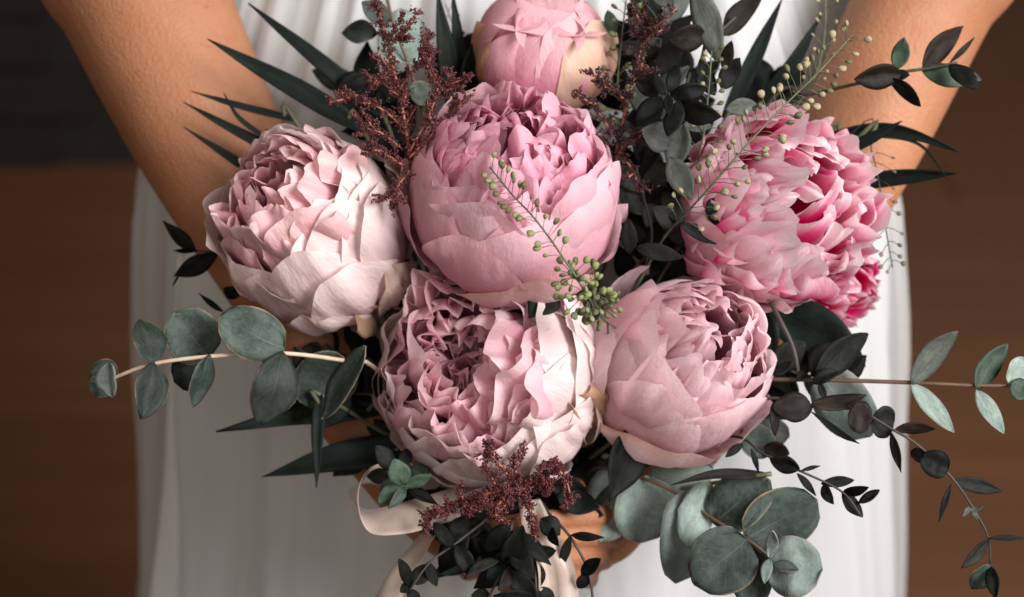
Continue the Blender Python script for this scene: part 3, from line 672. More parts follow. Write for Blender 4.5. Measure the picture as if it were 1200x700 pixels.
def stem_tube(parent, pts, r0, r1, mat, name="stem", n=24, seg=7, bind=True):
    w3 = [P(*p) for p in pts]
    if bind:
        a = w3[0]; b = P(*BIND)
        away = (a - w3[1]).normalized() * 0.02
        w3 = [b, b.lerp(a, 0.55) - (-FWD) * 0.008, ] + w3
    sp = spline(w3, n + (10 if bind else 0))
    m = len(sp) - 1
    rr = [(r0 + (r1 - r0) * i / m) * S(-0.02) * (1 + 0.1 * noise.noise(Vector((i * 0.9, r0 * 7, r1)))) for i in range(m + 1)]
    vs, fs = tube_data(sp, rr, seg)
    return mesh_obj(name, vs, fs, mat, parent)
def branch(name, label, cat, stems, leaves, stem_mat, group=None, d=-0.02, r=(2.4, 1.4)):
    """stems: list of pixel paths with depth; leaves: (bx, by, tx, ty, width, mat, shape[, dict])"""
    first = stems[0][0] if stems else (leaves[0][0], leaves[0][1], d)
    root = empty(name, P(*BIND), label, cat, group)
    for k, s_ in enumerate(stems): stem_tube(root, s_, r[0] * (1 if k == 0 else 0.7), r[1], M[stem_mat], bind=(k == 0))
    for lf in leaves:
        kw = dict(lf[7]) if len(lf) > 7 else {}
        d0 = kw.pop('d', d)
        leaf(root, *lf[:5], M[lf[5]], d0, kw.pop('dt', d0 + leaf_rng.uniform(-0.008, 0.012)), lf[6], **kw)
    return root

# A silver dollar eucalyptus, left
branch("eucalyptus_branch", "round-leaved eucalyptus branch reaching out to the left over the gown", "branch",
       [[(440, 432, -0.03), (405, 423, -0.012), (328, 414, 0.0), (245, 418, 0.004), (178, 427, 0.002), (126, 446, 0.0)]],
       [(412, 425, 350, 470, 70, 'deep', 'round', dict(d=-0.03)), (428, 405, 378, 492, 30, 'deep', 'oval', dict(d=-0.004, roll=0.9)),
        (333, 410, 256, 372, 62, 'green', 'round', dict(d=0.0, roll=0.15)), (331, 412, 302, 498, 54, 'deep', 'oval', dict(d=0.002, roll=-0.45)),
        (246, 420, 204, 366, 66, 'green', 'round', dict(d=-0.012, roll=0.1)), (244, 422, 205, 448, 46, 'deep', 'round', dict(d=-0.012, roll=0.3)), (246, 416, 226, 478, 26, 'deep', 'oval', dict(d=0.006, roll=-0.85)),
        (178, 427, 163, 374, 38, 'deep', 'oval', dict(d=0.004, roll=0.5)), (180, 425, 166, 492, 40, 'deep', 'oval', dict(d=0.006, roll=-0.4)),
        (140, 444, 104, 444, 46, 'green', 'round', dict(d=-0.002, roll=0.2)), (128, 425, 134, 466, 24, 'pale', 'oval', dict(d=0.008, roll=0.7)), (122, 440, 104, 448, 9, 'pale', 'lance', dict(d=0.008))],
       'stem_pale', d=0.0, r=(3.0, 2.4))
# F right eucalyptus
branch("eucalyptus_branch", "eucalyptus branch with paired grey leaves pointing right across the brown floor", "branch",
       [[(860, 446, -0.03), (907, 445, -0.02), (985, 446, -0.01), (1076, 449, 0.0), (1143, 452, 0.004), (1196, 452, 0.006)]],
       [(1068, 450, 1122, 388, 28, 'olive', 'oval', dict(d=0.002, roll=0.5)), (1068, 450, 1118, 507, 22, 'pale', 'oval', dict(d=0.002, roll=-0.7)),
        (1143, 456, 1181, 403, 27, 'fresh', 'oval', dict(d=0.006, roll=0.5)), (1144, 457, 1176, 509, 20, 'pale', 'oval', dict(d=0.006, roll=-0.6)),
        (1183, 454, 1204, 422, 34, 'pale', 'round', dict(d=0.006)), (1184, 450, 1208, 462, 26, 'fresh', 'oval', dict(d=0.01)),
        (955, 443, 1017, 391, 34, 'dusk', 'oval', dict(d=-0.004, roll=0.5)), (962, 436, 1020, 512, 66, 'pale', 'round', dict(d=-0.03, roll=0.3)),
        (908, 440, 927, 423, 12, 'dark', 'oval'), (933, 447, 947, 433, 10, 'dark', 'oval'), (952, 450, 983, 436, 16, 'dark', 'oval', dict(d=-0.002)), (960, 448, 968, 470, 9, 'dark', 'lance', dict(d=-0.002))],
       'stem_brown', d=-0.01, r=(3.0, 2.2))
# H large silver dollar eucalyptus, lower right
branch("eucalyptus_branch", "big silver dollar eucalyptus with broad grey-green discs under the lower right peony", "branch",
       [[(700, 548, -0.05), (757, 562, -0.035), (795, 580, -0.025), (835, 608, -0.012), (875, 632, 0.0), (903, 653, 0.006)]],
       [(712, 540, 672, 602, 54, 'deep', 'round', dict(d=-0.055)), (728, 545, 703, 636, 64, 'pale', 'round', dict(d=-0.048, roll=0.2)), (757, 556, 750, 636, 72, 'pale', 'round', dict(d=-0.040, roll=-0.3)),
        (760, 562, 836, 548, 48, 'pale', 'round', dict(d=-0.044, roll=0.3)), (806, 574, 792, 684, 58, 'pale', 'round', dict(d=-0.024, roll=-0.25)), (836, 610, 795, 596, 78, 'pale', 'round', dict(d=-0.016, roll=0.2)),
        (836, 614, 902, 562, 66, 'green', 'round', dict(d=-0.014, roll=-0.2)), (872, 632, 958, 586, 72, 'deep', 'round', dict(d=-0.004, roll=0.1)), (876, 632, 812, 684, 78, 'deep', 'round', dict(d=0.0, roll=-0.1)),
        (874, 634, 884, 712, 52, 'green', 'round', dict(d=-0.010, roll=0.3)), (898, 660, 964, 668, 72, 'pale', 'round', dict(d=0.003, roll=0.1)),
        (902, 655, 906, 622, 15, 'pale', 'oval', dict(d=0.010, dt=0.024)), (901, 655, 896, 684, 14, 'pale', 'oval', dict(d=0.010, dt=0.02)), (906, 662, 936, 668, 15, 'deep', 'oval', dict(d=0.012))],
       'stem_brown', d=-0.01, r=(2.6, 1.8))
# G dark thin-leaved eucalyptus, right
branch("eucalyptus_branch", "dark trailing twig with small leaves curving down along the right side", "branch",
       [[(880, 470, -0.02), (950, 476, -0.008), (1004, 481, 0.0), (1045, 503, 0.004), (1076, 522, 0.006), (1112, 556, 0.006), (1138, 592, 0.004), (1158, 630, 0.002), (1160, 664, 0.0)]],
       [(952, 478, 904, 478, 36, 'brown', 'oval'), (950, 474, 1015, 463, 19, 'brown', 'oval'), (950, 482, 1007, 520, 8, 'dark', 'lance', dict(mid=(985, 508))), (906, 472, 908, 511, 12, 'brown', 'oval'),
        (1022, 492, 994, 486, 38, 'brown', 'round', dict(d=0.008, roll=0.1)), (1020, 494, 1048, 494, 38, 'dusk', 'round', dict(d=0.0, roll=0.2)), (1048, 504, 1097, 503, 14, 'brown', 'oval'), (1044, 506, 1056, 554, 11, 'brown', 'lance'),
        (1111, 551, 1078, 536, 33, 'dark', 'round', dict(d=0.01, roll=0.1)), (1086, 528, 1072, 540, 24, 'brown', 'round', dict(d=0.002)), (1117, 563, 1174, 576, 18, 'dusk', 'oval'), (1115, 567, 1100, 612, 8, 'dusk', 'lance'),
        (1133, 598, 1152, 594, 6, 'olive', 'lance'), (1136, 594, 1128, 606, 6, 'olive', 'lance'), (1140, 598, 1146, 610, 5, 'olive', 'lance'), (1159, 631, 1202, 631, 7, 'dusk', 'lance'), (1157, 633, 1127, 666, 14, 'dusk', 'oval'),
        (1160, 662, 1138, 690, 26, 'deep', 'oval'), (1161, 664, 1167, 702, 16, 'dark', 'oval')],
       'stem_dark', d=0.004, r=(2.2, 1.3))
branch("eucalyptus_branch", "short dark twig of tiny leaves hanging over the gown beside the grey discs", "branch",
       [[(850, 512, -0.03), (896, 533, -0.01), (935, 551, 0.0), (986, 576, 0.004), (1010, 606, 0.004)]],
       [(937, 550, 902, 538, 20, 'dark', 'oval'), (934, 555, 956, 581, 9, 'dark', 'lance'), (938, 552, 961, 546, 5, 'dark', 'lance'), (962, 567, 1001, 563, 13, 'dark', 'oval'), (965, 568, 977, 591, 13, 'dusk', 'oval'),
        (987, 577, 1011, 606, 17, 'dark', 'oval'), (988, 577, 1018, 571, 12, 'dark', 'oval'), (1006, 590, 1031, 574, 11, 'dark', 'oval'), (880, 526, 889, 554, 7, 'dark', 'lance'), (870, 520, 850, 536, 10, 'dark', 'oval'),
        (868, 505, 905, 530, 40, 'green', 'round', dict(d=-0.045)), (895, 524, 925, 532, 22, 'brown', 'oval', dict(d=-0.04)), (885, 500, 925, 512, 34, 'olive', 'round', dict(d=-0.05))],
       'stem_dark', d=0.002, r=(2.0, 1.2))
# L upper right sprig over the arm
branch("eucalyptus_branch", "dark sprig of pointed oval leaves lying over the right forearm", "branch",
       [[(900, 122, -0.05), (948, 111, -0.04), (1005, 98, -0.028), (1057, 85, -0.02), (1083, 81, -0.018), (1122, 74, -0.015)]],
       [(1056, 86, 1001, 93, 29, 'brown', 'oval', dict(d=-0.016)), (1050, 82, 1060, 44, 21, 'fresh', 'oval'), (1042, 92, 1079, 125, 16, 'dark', 'oval', dict(d=-0.016)), (1081, 82, 1129, 31, 25, 'brown', 'oval'),
        (1080, 82, 1134, 99, 26, 'fresh', 'oval', dict(d=-0.022)), (1112, 76, 1147, 106, 21, 'dark', 'oval', dict(d=-0.01)), (1113, 74, 1142, 44, 7, 'dusk', 'lance'), (1120, 84, 1150, 94, 12, 'olive', 'oval', dict(d=-0.025)), (1048, 88, 1066, 88, 12, 'dark', 'oval')],
       'stem_dark', d=-0.018, r=(2.6, 1.8))
# C tall grey-olive branch, centre right
branch("eucalyptus_branch", "tall grey-olive branch with dark star-shaped top leaves between centre and right peony", "branch",
       [[(790, 300, -0.05), (795, 240, -0.035), (800, 160, -0.02), (818, 90, -0.02), (832, 20, -0.03), (836, -20, -0.035)], [(800, 160, -0.02), (787, 125, -0.002), (783, 110, 0.006)], [(830, 50, -0.025), (862, 20, -0.03)]],
       [(848, 42, 894, -8, 27, 'brown', 'oval', dict(d=-0.03)), (812, -18, 843, 74, 34, 'olive', 'oval', dict(d=-0.012, roll=0.2)), (828, 44, 783, 44, 33, 'brown', 'oval', dict(d=-0.022)), (722, 53, 787, 65, 21, 'brown', 'oval', dict(d=-0.04)),
        (838, 112, 820, 70, 22, 'dark', 'oval'), (848, 82, 857, 48, 15, 'brown', 'oval'), (846, 105, 867, 68, 23, 'dark', 'oval'), (787, 112, 794, 74, 17, 'dark', 'oval', dict(d=0.0)), (786, 112, 828, 103, 23, 'dark', 'oval', dict(d=0.004)),
        (796, 128, 845, 137, 28, 'dark', 'oval', dict(d=0.006, roll=0.15)), (796, 118, 782, 160, 23, 'dark', 'oval', dict(d=0.008)), (772, 110, 744, 94, 20, 'dark', 'oval', dict(d=0.0)), (776, 114, 744, 142, 22, 'dark', 'oval', dict(d=0.0)),
        (780, 112, 767, 88, 14, 'dusk', 'oval', dict(d=0.008)), (783, 110, 784, 136, 12, 'dark', 'lance', dict(d=0.014)), (788, 168, 752, 152, 36, 'olive', 'oval', dict(roll=0.1)), (802, 146, 786, 200, 30, 'olive', 'oval', dict(d=-0.006, roll=0.1)),
        (785, 184, 810, 234, 30, 'olive', 'oval', dict(d=-0.004, roll=-0.1)), (800, 148, 834, 148, 17, 'olive', 'oval'), (850, 128, 886, 122, 21, 'olive', 'oval', dict(d=-0.01, roll=0.1)), (788, 196, 751, 213, 26, 'dusk', 'oval'),
        (802, 262, 777, 225, 24, 'dusk', 'oval', dict(d=-0.002)), (794, 268, 764, 242, 26, 'dusk', 'oval', dict(d=-0.01)), (738, 297, 736, 256, 19, 'dusk', 'oval', dict(d=0.0, roll=0.1)), (798, 262, 845, 286, 17, 'dusk', 'oval', dict(d=0.0)),
        (829, 252, 847, 232, 17, 'dusk', 'oval', dict(d=0.004)), (826, 246, 849, 270, 8, 'dark', 'lance', dict(d=0.004)), (745, 290, 800, 302, 20, 'dusk', 'oval', dict(d=-0.014)), (760, 30, 735, 5, 20, 'dark', 'oval', dict(d=-0.04)), (720, 40, 712, 12, 16, 'fresh', 'oval', dict(d=-0.035)), (790, 5, 760, -10, 18, 'olive', 'oval')],
       'stem_dark', d=-0.012, r=(3.0, 2.0))
# K upper left round eucalyptus
branch("eucalyptus_branch", "round pale eucalyptus leaves standing behind the burgundy plume at top left", "branch",
       [[(500, 150, -0.062), (480, 80, -0.052), (462, 30, -0.05), (450, -15, -0.05)]],
       [(478, 76, 468, 11, 60, 'pale', 'round', dict(d=-0.052, roll=0.2)), (442, 40, 400, 38, 27, 'deep', 'oval', dict(d=-0.06)), (458, 26, 424, 2, 26, 'green', 'oval', dict(d=-0.048)), (480, 100, 510, 120, 26, 'green', 'oval', dict(d=-0.048)),
        (470, 95, 440, 120, 34, 'dark', 'oval', dict(d=-0.0525)), (500, 60, 520, 90, 24, 'dark', 'oval', dict(d=-0.0525)), (545, 105, 553, 52, 26, 'dusk', 'oval', dict(d=-0.06)), (430, 90, 395, 110, 28, 'dark', 'oval', dict(d=-0.06))],
       'stem_brown', d=-0.052, r=(2.6, 2.0))
# J little rosette
branch("eucalyptus_sprig", "small green leaf rosette beside the ribbon loop under the bottom peony", "branch",
       [[(520, 560, -0.06), (495, 566, -0.03), (474, 566, -0.008)]],
       [(464, 552, 440, 522, 22, 'dusk', 'oval'), (458, 560, 430, 558, 19, 'dusk', 'oval', dict(d=-0.012)), (465, 562, 444, 576, 15, 'green', 'oval'), (473, 568, 461, 538, 27, 'fresh', 'oval', dict(d=0.004, roll=0.1)),
        (476, 570, 442, 590, 23, 'fresh', 'oval', dict(d=0.002)), (474, 570, 506, 557, 15, 'fresh', 'oval', dict(d=0.002)), (474, 571, 455, 596, 13, 'green', 'oval'), (468, 548, 480, 526, 16, 'dusk', 'oval', dict(d=-0.01)),
        (478, 554, 505, 550, 17, 'deep', 'oval', dict(d=-0.01)), (476, 574, 514, 592, 13, 'dark', 'lance', dict(d=-0.006))],
       'stem_green', d=-0.004, r=(2.0, 1.6))
# I dark hanging twigs, bottom centre
branch("eucalyptus_branch", "dark hanging twig with oval leaves at the bottom in front of the ribbon", "branch",
       [[(612, 590, -0.03), (622, 612, -0.012), (626, 644, -0.004), (629, 708, 0.0)], [(620, 615, -0.012), (596, 655, -0.004), (570, 705, 0.0)]],
       [(593, 664, 613, 616, 30, 'dark', 'oval'), (652, 646, 607, 652, 19, 'dark', 'oval'), (634, 608, 656, 627, 25, 'dark', 'oval'), (627, 656, 620, 694, 32, 'dark', 'oval'), (628, 702, 578, 698, 22, 'dark', 'oval'), (587, 655, 544, 678, 13, 'dusk', 'oval'),
        (598, 668, 584, 692, 17, 'brown', 'oval'), (575, 700, 552, 698, 18, 'dark', 'oval'), (630, 690, 650, 712, 20, 'dark', 'oval'), (645, 618, 655, 640, 12, 'dark', 'oval')],
       'stem_dark', d=-0.002, r=(2.0, 1.4))
branch("eucalyptus_branch", "thin dark twig dangling at the bottom over the fingers right of the ribbon", "branch",
       [[(630, 585, -0.02), (646, 605, -0.008), (668, 629, 0.0), (689, 668, 0.002), (696, 712, 0.002)]],
       [(669, 627, 708, 630, 11, 'dark', 'lance'), (668, 628, 656, 669, 12, 'dusk', 'lance'), (681, 673, 704, 655, 17, 'dark', 'oval', dict(d=0.006)), (691, 670, 677, 689, 15, 'dusk', 'oval')],
       'stem_dark', d=0.002, r=(2.2, 1.5))
branch("eucalyptus_branch", "dark twig with small leaves arching to the lower left below the burgundy plume", "branch",
       [[(585, 598, -0.03), (560, 617, -0.012), (530, 640, -0.004), (503, 660, 0.0), (480, 692, 0.002)]],
       [(532, 641, 508, 612, 18, 'dark', 'oval'), (534, 638, 553, 675, 21, 'dark', 'oval', dict(d=0.002)), (538, 634, 566, 610, 24, 'dark', 'oval', dict(d=-0.012)), (482, 688, 467, 655, 15, 'dark', 'oval'), (484, 685, 504, 661, 21, 'dusk', 'oval'),
        (501, 659, 512, 687, 14, 'dark', 'oval'), (480, 687, 469, 694, 13, 'dark', 'oval'), (482, 690, 487, 712, 15, 'dark', 'oval'), (562, 648, 510, 672, 27, 'spear', 'oval', dict(d=-0.03)), (595, 605, 526, 636, 42, 'spear', 'oval', dict(d=-0.035))],
       'stem_dark', d=-0.002, r=(2.0, 1.3))
# left small dark sprig
branch("ruscus_sprig", "small dark sprig with three pointed leaves against the gown at far left", "branch",
       [[(300, 300, -0.06), (255, 296, -0.05), (230, 294, -0.045)]],
       [(230, 296, 191, 259, 17, 'dark', 'lance'), (256, 297, 203, 324, 24, 'dark', 'lance'), (230, 294, 203, 294, 6, 'dark', 'lance'), (210, 322, 202, 336, 3, 'dark', 'lance'), (280, 348, 262, 338, 16, 'dark', 'oval'), (262, 366, 233, 344, 7, 'dark', 'lance')],
       'stem_dark', d=-0.047, r=(1.6, 1.2))

# long blade leaves: every blade is a stem of its own in the bouquet
def blade(label, bx, by, tx, ty, wd, d0, d1, mat='spear', shape='spear', mid=None, roll=0.2, bend=0.03):
    root = empty("blade_leaf", P(*BIND), label, "leaf", "long dark blade leaves of the bouquet")
    leaf(root, bx, by, tx, ty, wd, M[mat], d0, d1, shape, roll=roll, bend=bend, fold=0.25, mid=mid, name="blade", nv=20)
    b = P(*BIND); a = P(bx, by, d0)
    sp = spline([b, b.lerp(a, 0.5) + FWD * 0.012, a, P(bx + (tx - bx) * 0.1, by + (ty - by) * 0.1, d0 + (d1 - d0) * 0.1)], 14)
    vs, fs = tube_data(sp, 0.0013, 6); mesh_obj("stalk", vs, fs, M['stem_green'], root)
    return root
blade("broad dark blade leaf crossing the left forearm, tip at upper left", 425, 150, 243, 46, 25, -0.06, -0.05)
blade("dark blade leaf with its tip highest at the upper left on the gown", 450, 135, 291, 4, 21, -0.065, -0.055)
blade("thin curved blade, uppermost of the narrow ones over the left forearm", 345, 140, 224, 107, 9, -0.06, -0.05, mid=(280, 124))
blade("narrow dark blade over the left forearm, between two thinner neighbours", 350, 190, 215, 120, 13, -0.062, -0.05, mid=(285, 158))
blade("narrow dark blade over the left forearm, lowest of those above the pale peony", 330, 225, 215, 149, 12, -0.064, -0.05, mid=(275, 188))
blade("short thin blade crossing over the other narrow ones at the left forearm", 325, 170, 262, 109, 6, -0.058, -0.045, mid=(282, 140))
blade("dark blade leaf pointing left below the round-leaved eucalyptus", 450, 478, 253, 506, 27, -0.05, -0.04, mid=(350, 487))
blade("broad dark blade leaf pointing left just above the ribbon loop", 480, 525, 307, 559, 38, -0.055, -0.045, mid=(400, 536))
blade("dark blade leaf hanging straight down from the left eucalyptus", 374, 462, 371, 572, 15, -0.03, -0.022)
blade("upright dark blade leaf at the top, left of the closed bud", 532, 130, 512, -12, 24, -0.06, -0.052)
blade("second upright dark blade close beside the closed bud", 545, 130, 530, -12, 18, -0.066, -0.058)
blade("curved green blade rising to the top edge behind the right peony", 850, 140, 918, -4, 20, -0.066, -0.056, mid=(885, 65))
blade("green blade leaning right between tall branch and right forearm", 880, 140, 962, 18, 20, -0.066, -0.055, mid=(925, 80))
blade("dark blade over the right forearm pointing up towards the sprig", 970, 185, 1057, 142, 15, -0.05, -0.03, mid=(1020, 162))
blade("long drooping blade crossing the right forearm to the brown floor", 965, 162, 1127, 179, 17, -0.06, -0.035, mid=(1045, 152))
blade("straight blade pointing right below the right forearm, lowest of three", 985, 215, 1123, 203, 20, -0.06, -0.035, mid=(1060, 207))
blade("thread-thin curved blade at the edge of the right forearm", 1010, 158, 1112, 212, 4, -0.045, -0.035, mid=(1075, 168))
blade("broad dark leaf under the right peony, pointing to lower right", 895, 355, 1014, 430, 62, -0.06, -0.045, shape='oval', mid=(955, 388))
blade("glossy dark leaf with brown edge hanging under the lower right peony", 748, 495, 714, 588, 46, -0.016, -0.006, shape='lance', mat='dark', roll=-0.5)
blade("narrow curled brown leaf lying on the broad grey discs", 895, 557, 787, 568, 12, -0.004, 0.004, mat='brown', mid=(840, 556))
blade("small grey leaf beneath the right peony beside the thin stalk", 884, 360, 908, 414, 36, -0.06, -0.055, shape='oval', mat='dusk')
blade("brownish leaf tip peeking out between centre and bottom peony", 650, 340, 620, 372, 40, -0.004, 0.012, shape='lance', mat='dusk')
stalk = empty("grass_stalk", P(*BIND), "thin dark curved stalk below the right peony", "stalk")
stem_tube(stalk, [(880, 325, -0.04), (900, 350, -0.02), (917, 381, -0.012), (930, 410, -0.012), (937, 446, -0.014)], 3.2, 2.6, M['stem_dark'])

# dark filler sprigs deep between the flowers
fill_rng = random.Random(8)
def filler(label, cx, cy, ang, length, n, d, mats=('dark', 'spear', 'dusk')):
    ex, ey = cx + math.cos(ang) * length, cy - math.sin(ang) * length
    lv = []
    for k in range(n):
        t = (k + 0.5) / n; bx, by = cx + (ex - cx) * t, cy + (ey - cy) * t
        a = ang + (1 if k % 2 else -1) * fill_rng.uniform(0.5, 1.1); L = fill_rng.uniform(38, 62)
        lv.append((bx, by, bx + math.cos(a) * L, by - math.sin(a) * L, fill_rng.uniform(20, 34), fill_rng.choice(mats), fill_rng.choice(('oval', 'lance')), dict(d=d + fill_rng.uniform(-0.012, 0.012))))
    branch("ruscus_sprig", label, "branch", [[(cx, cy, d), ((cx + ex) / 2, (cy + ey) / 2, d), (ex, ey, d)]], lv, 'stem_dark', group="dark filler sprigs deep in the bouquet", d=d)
filler("dark leafy sprig in the gap between left and centre peony", 470, 380, R(110), 130, 9, -0.06)
filler("dark leafy sprig deep under the left peony beside the eucalyptus", 470, 440, R(160), 110, 9, -0.065)
filler("dark leafy sprig behind the bottom peony at its left", 510, 500, R(195), 90, 8, -0.07)
filler("dark leafy sprig in the gap right of the centre peony", 740, 350, R(75), 130, 10, -0.06)
filler("dark leafy sprig rising behind the tall grey-olive branch", 770, 230, R(75), 150, 10, -0.07)
filler("dark leafy sprig behind the astilbe plume at upper left", 470, 230, R(100), 120, 9, -0.075)
filler("dark leafy sprig in the gap above the lower right peony", 740, 320, R(30), 90, 7, -0.05)
filler("dark leafy sprig behind the lower right peony towards the twigs", 850, 470, R(10), 70, 6, -0.06)
filler("dark leafy sprig between bottom and lower right peony", 690, 500, R(-80), 60, 6, -0.06)
filler("dark leafy sprig behind the burgundy plume at the bottom", 600, 540, R(-70), 60, 7, -0.045)
filler("dark leafy sprig behind the closed bud", 640, 150, R(60), 80, 7, -0.085)

filler("dark leafy sprig tucked under the left peony behind the round leaves", 455, 470, R(170), 110, 9, -0.045)
filler("dark leafy sprig just above the clasped hands at the bottom", 640, 560, R(-60), 50, 7, -0.028)
filler("dark leafy sprig low behind the ribbon loop", 520, 560, R(-120), 50, 6, -0.04)

filler("dark leafy sprig behind the left foot of the upper astilbe plume", 470, 170, R(125), 90, 8, -0.085)
filler("dark leafy sprig under the closed bud, left of it", 545, 140, R(95), 80, 7, -0.095)
filler("dark leafy sprig at the top between bud and tall branch", 730, 150, R(80), 120, 9, -0.085)
filler("dark leafy sprig behind the top of the ruffled right peony", 860, 170, R(60), 90, 7, -0.09)

filler("grey-olive leafy sprig right beside the centre peony under the tall branch", 760, 300, R(95), 150, 11, -0.035, ('dusk', 'olive', 'dark'))
filler("grey-olive leafy sprig at the top between wine astilbe and tall branch", 765, 150, R(85), 140, 10, -0.05, ('dusk', 'olive', 'brown'))
filler("dark leafy sprig filling the hollow under the tall branch", 790, 300, R(50), 70, 7, -0.04, ('dusk', 'dark'))
filler("dark leafy sprig right of the lower right peony among the twigs", 890, 430, R(-10), 90, 8, -0.045, ('dusk', 'dark', 'brown'))

filler("dark leafy sprig hanging over the clasped fingers at the bottom", 600, 612, R(-95), 60, 8, -0.012, ('dark', 'spear'))
filler("dark leafy sprig beside the fingers left of the hanging twigs", 545, 600, R(-75), 50, 6, -0.02, ('dark', 'spear'))

# ------------------------------------------------------------------ astilbe plumes
ICO = bmesh.new(); bmesh.ops.create_icosphere(ICO, subdivisions=1, radius=1.0)
IV = [v.co.copy() for v in ICO.verts]; IF = [tuple(v.index for v in f.verts) for f in ICO.faces]; ICO.free()
def beads_along(vs, fs, sp, r_spread, r_bead, n, rng, d_s):
    m = len(sp) - 1
    for _ in range(n):
        t = rng.random(); x = t * m; k = min(int(x), m - 1); p = sp[k].lerp(sp[k + 1], x - k)
        dirv = Vector((rng.gauss(0, 1), rng.gauss(0, 1), rng.gauss(0, 1))).normalized()
        c0 = p + dirv * (r_spread * d_s * rng.uniform(0.5, 1.0) * (1.1 - 0.55 * t))
        for _k in range(rng.choice((2, 3, 3, 4))):
            c = c0 + Vector((rng.gauss(0, 1), rng.gauss(0, 1), rng.gauss(0, 1))) * (r_bead * 0.85 * d_s)
            r = r_bead * d_s * rng.uniform(0.55, 1.15)
            q = Quaternion((rng.random(), rng.random(), rng.random()), rng.uniform(0, 6))
            sc = Vector((1, rng.uniform(0.6, 1), rng.uniform(0.7, 1.5)))
            b = len(vs)
            for iv in IV: vs.append(c + q @ Vector((iv.x * sc.x * r, iv.y * sc.y * r, iv.z * sc.z * r)))
            fs.extend(tuple(b + z for z in f) for f in IF)
def astilbe(label, main, sides, seed, bead='bead', spread=6, rb=1.3, dens=1.0, stemw=(2.6, 1.2), stem='stem_red', main_beads=True, extra=6):
    rng = random.Random(seed)
    root = empty("astilbe_plume", P(*BIND), label, "flower")
    stem_tube(root, main, stemw[0], stemw[1], M[stem])
    d_s = S(main[0][2])
    tw = []
    for path in [main] + sides:
        for _ in range(extra if path is main else (2 if extra > 3 else 0)):
            k = rng.uniform(0.25, 0.9) * (len(path) - 1); i0 = min(int(k), len(path) - 2); f_ = k - i0
            x0, y0, z0 = (path[i0][q_] + (path[i0 + 1][q_] - path[i0][q_]) * f_ for q_ in range(3))
            ux, uy = path[i0 + 1][0] - path[i0][0], path[i0 + 1][1] - path[i0][1]; L_ = math.hypot(ux, uy) or 1
            an = math.atan2(uy, ux) + rng.choice((-1, 1)) * rng.uniform(0.5, 1.0); le = rng.uniform(16, 34)
            tw.append([(x0, y0, z0), (x0 + math.cos(an) * le * 0.5, y0 + math.sin(an) * le * 0.5 - 2, z0 + rng.uniform(0, 0.006)), (x0 + math.cos(an) * le, y0 + math.sin(an) * le - 6, z0 + rng.uniform(-0.002, 0.01))])
    sides = sides + tw
    for si, path in enumerate(([main] if main_beads else []) + sides):
        sp = spline([P(*p) for p in path], 20)
        L = sum((sp[i + 1] - sp[i]).length for i in range(20)) / d_s
        if path is not main: stem_tube(root, path, 1.5, 0.8, M[stem], name="side_stem", bind=False)
        vs, fs = [], []
        beads_along(vs, fs, sp, spread, rb, int(L * 1.15 * dens), rng, d_s)
        # tiny outgrowing sidelets
        for _ in range(int(L / 5.5)):
            k = rng.randrange(2, 20); a = sp[k]
            dv = (camdir(rng.uniform(-1, 1), rng.uniform(-0.6, 1), rng.uniform(-0.4, 0.9)))
            b = a + dv * (rng.uniform(6, 15) * d_s)
            beads_along(vs, fs, [a, a.lerp(b, 0.5), b], 2.6, rb, 7, rng, d_s)
        tag(mesh_obj("florets", vs, fs, M[bead], root, smooth=False), kind="stuff")
astilbe("burgundy astilbe plume standing between left peony and centre peony", [(490, 250, -0.03), (478, 165, -0.005), (468, 110, 0.0), (456, 60, 0.0), (446, 20, -0.004), (438, -20, -0.006)],
        [[(474, 150, -0.002), (450, 130, 0.004), (418, 112, 0.008), (392, 108, 0.01)], [(468, 172, 0.0), (445, 155, 0.01), (425, 148, 0.012), (414, 130, 0.012)], [(480, 178, 0.0), (505, 130, 0.006), (512, 95, 0.008), (494, 62, 0.008)],
         [(480, 185, 0.002), (522, 140, 0.006), (536, 112, 0.006)], [(460, 80, 0.0), (440, 92, 0.004), (428, 86, 0.006)], [(455, 55, 0.0), (470, 42, 0.004), (472, 34, 0.004)], [(466, 108, 0.0), (488, 78, 0.004), (505, 64, 0.006)],
         [(474, 195, 0.004), (448, 178, 0.014), (432, 165, 0.016)], [(480, 200, 0.004), (464, 222, 0.016), (458, 245, 0.016)], [(500, 120, 0.004), (528, 96, 0.006), (520, 80, 0.006)]], 5, rb=1.15, dens=1.0)
astilbe("dark wine astilbe spike right of the centre peony", [(718, 240, -0.04), (722, 180, -0.022), (738, 110, -0.018), (752, 50, -0.02), (757, -15, -0.024)],
        [[(726, 165, -0.02), (706, 140, -0.012), (696, 118, -0.012)], [(735, 120, -0.018), (715, 100, -0.012), (708, 84, -0.012)], [(742, 95, -0.016), (760, 78, -0.012)], [(750, 55, -0.018), (765, 38, -0.014), (770, 20, -0.014)], [(724, 180, -0.022), (742, 200, -0.014), (748, 225, -0.014)], [(720, 190, -0.022), (735, 165, -0.012), (757, 150, -0.012)],
         [(718, 150, -0.02), (712, 160, -0.008), (706, 172, -0.006)]], 6, bead='bead_dark', spread=6, rb=1.25, dens=0.55)
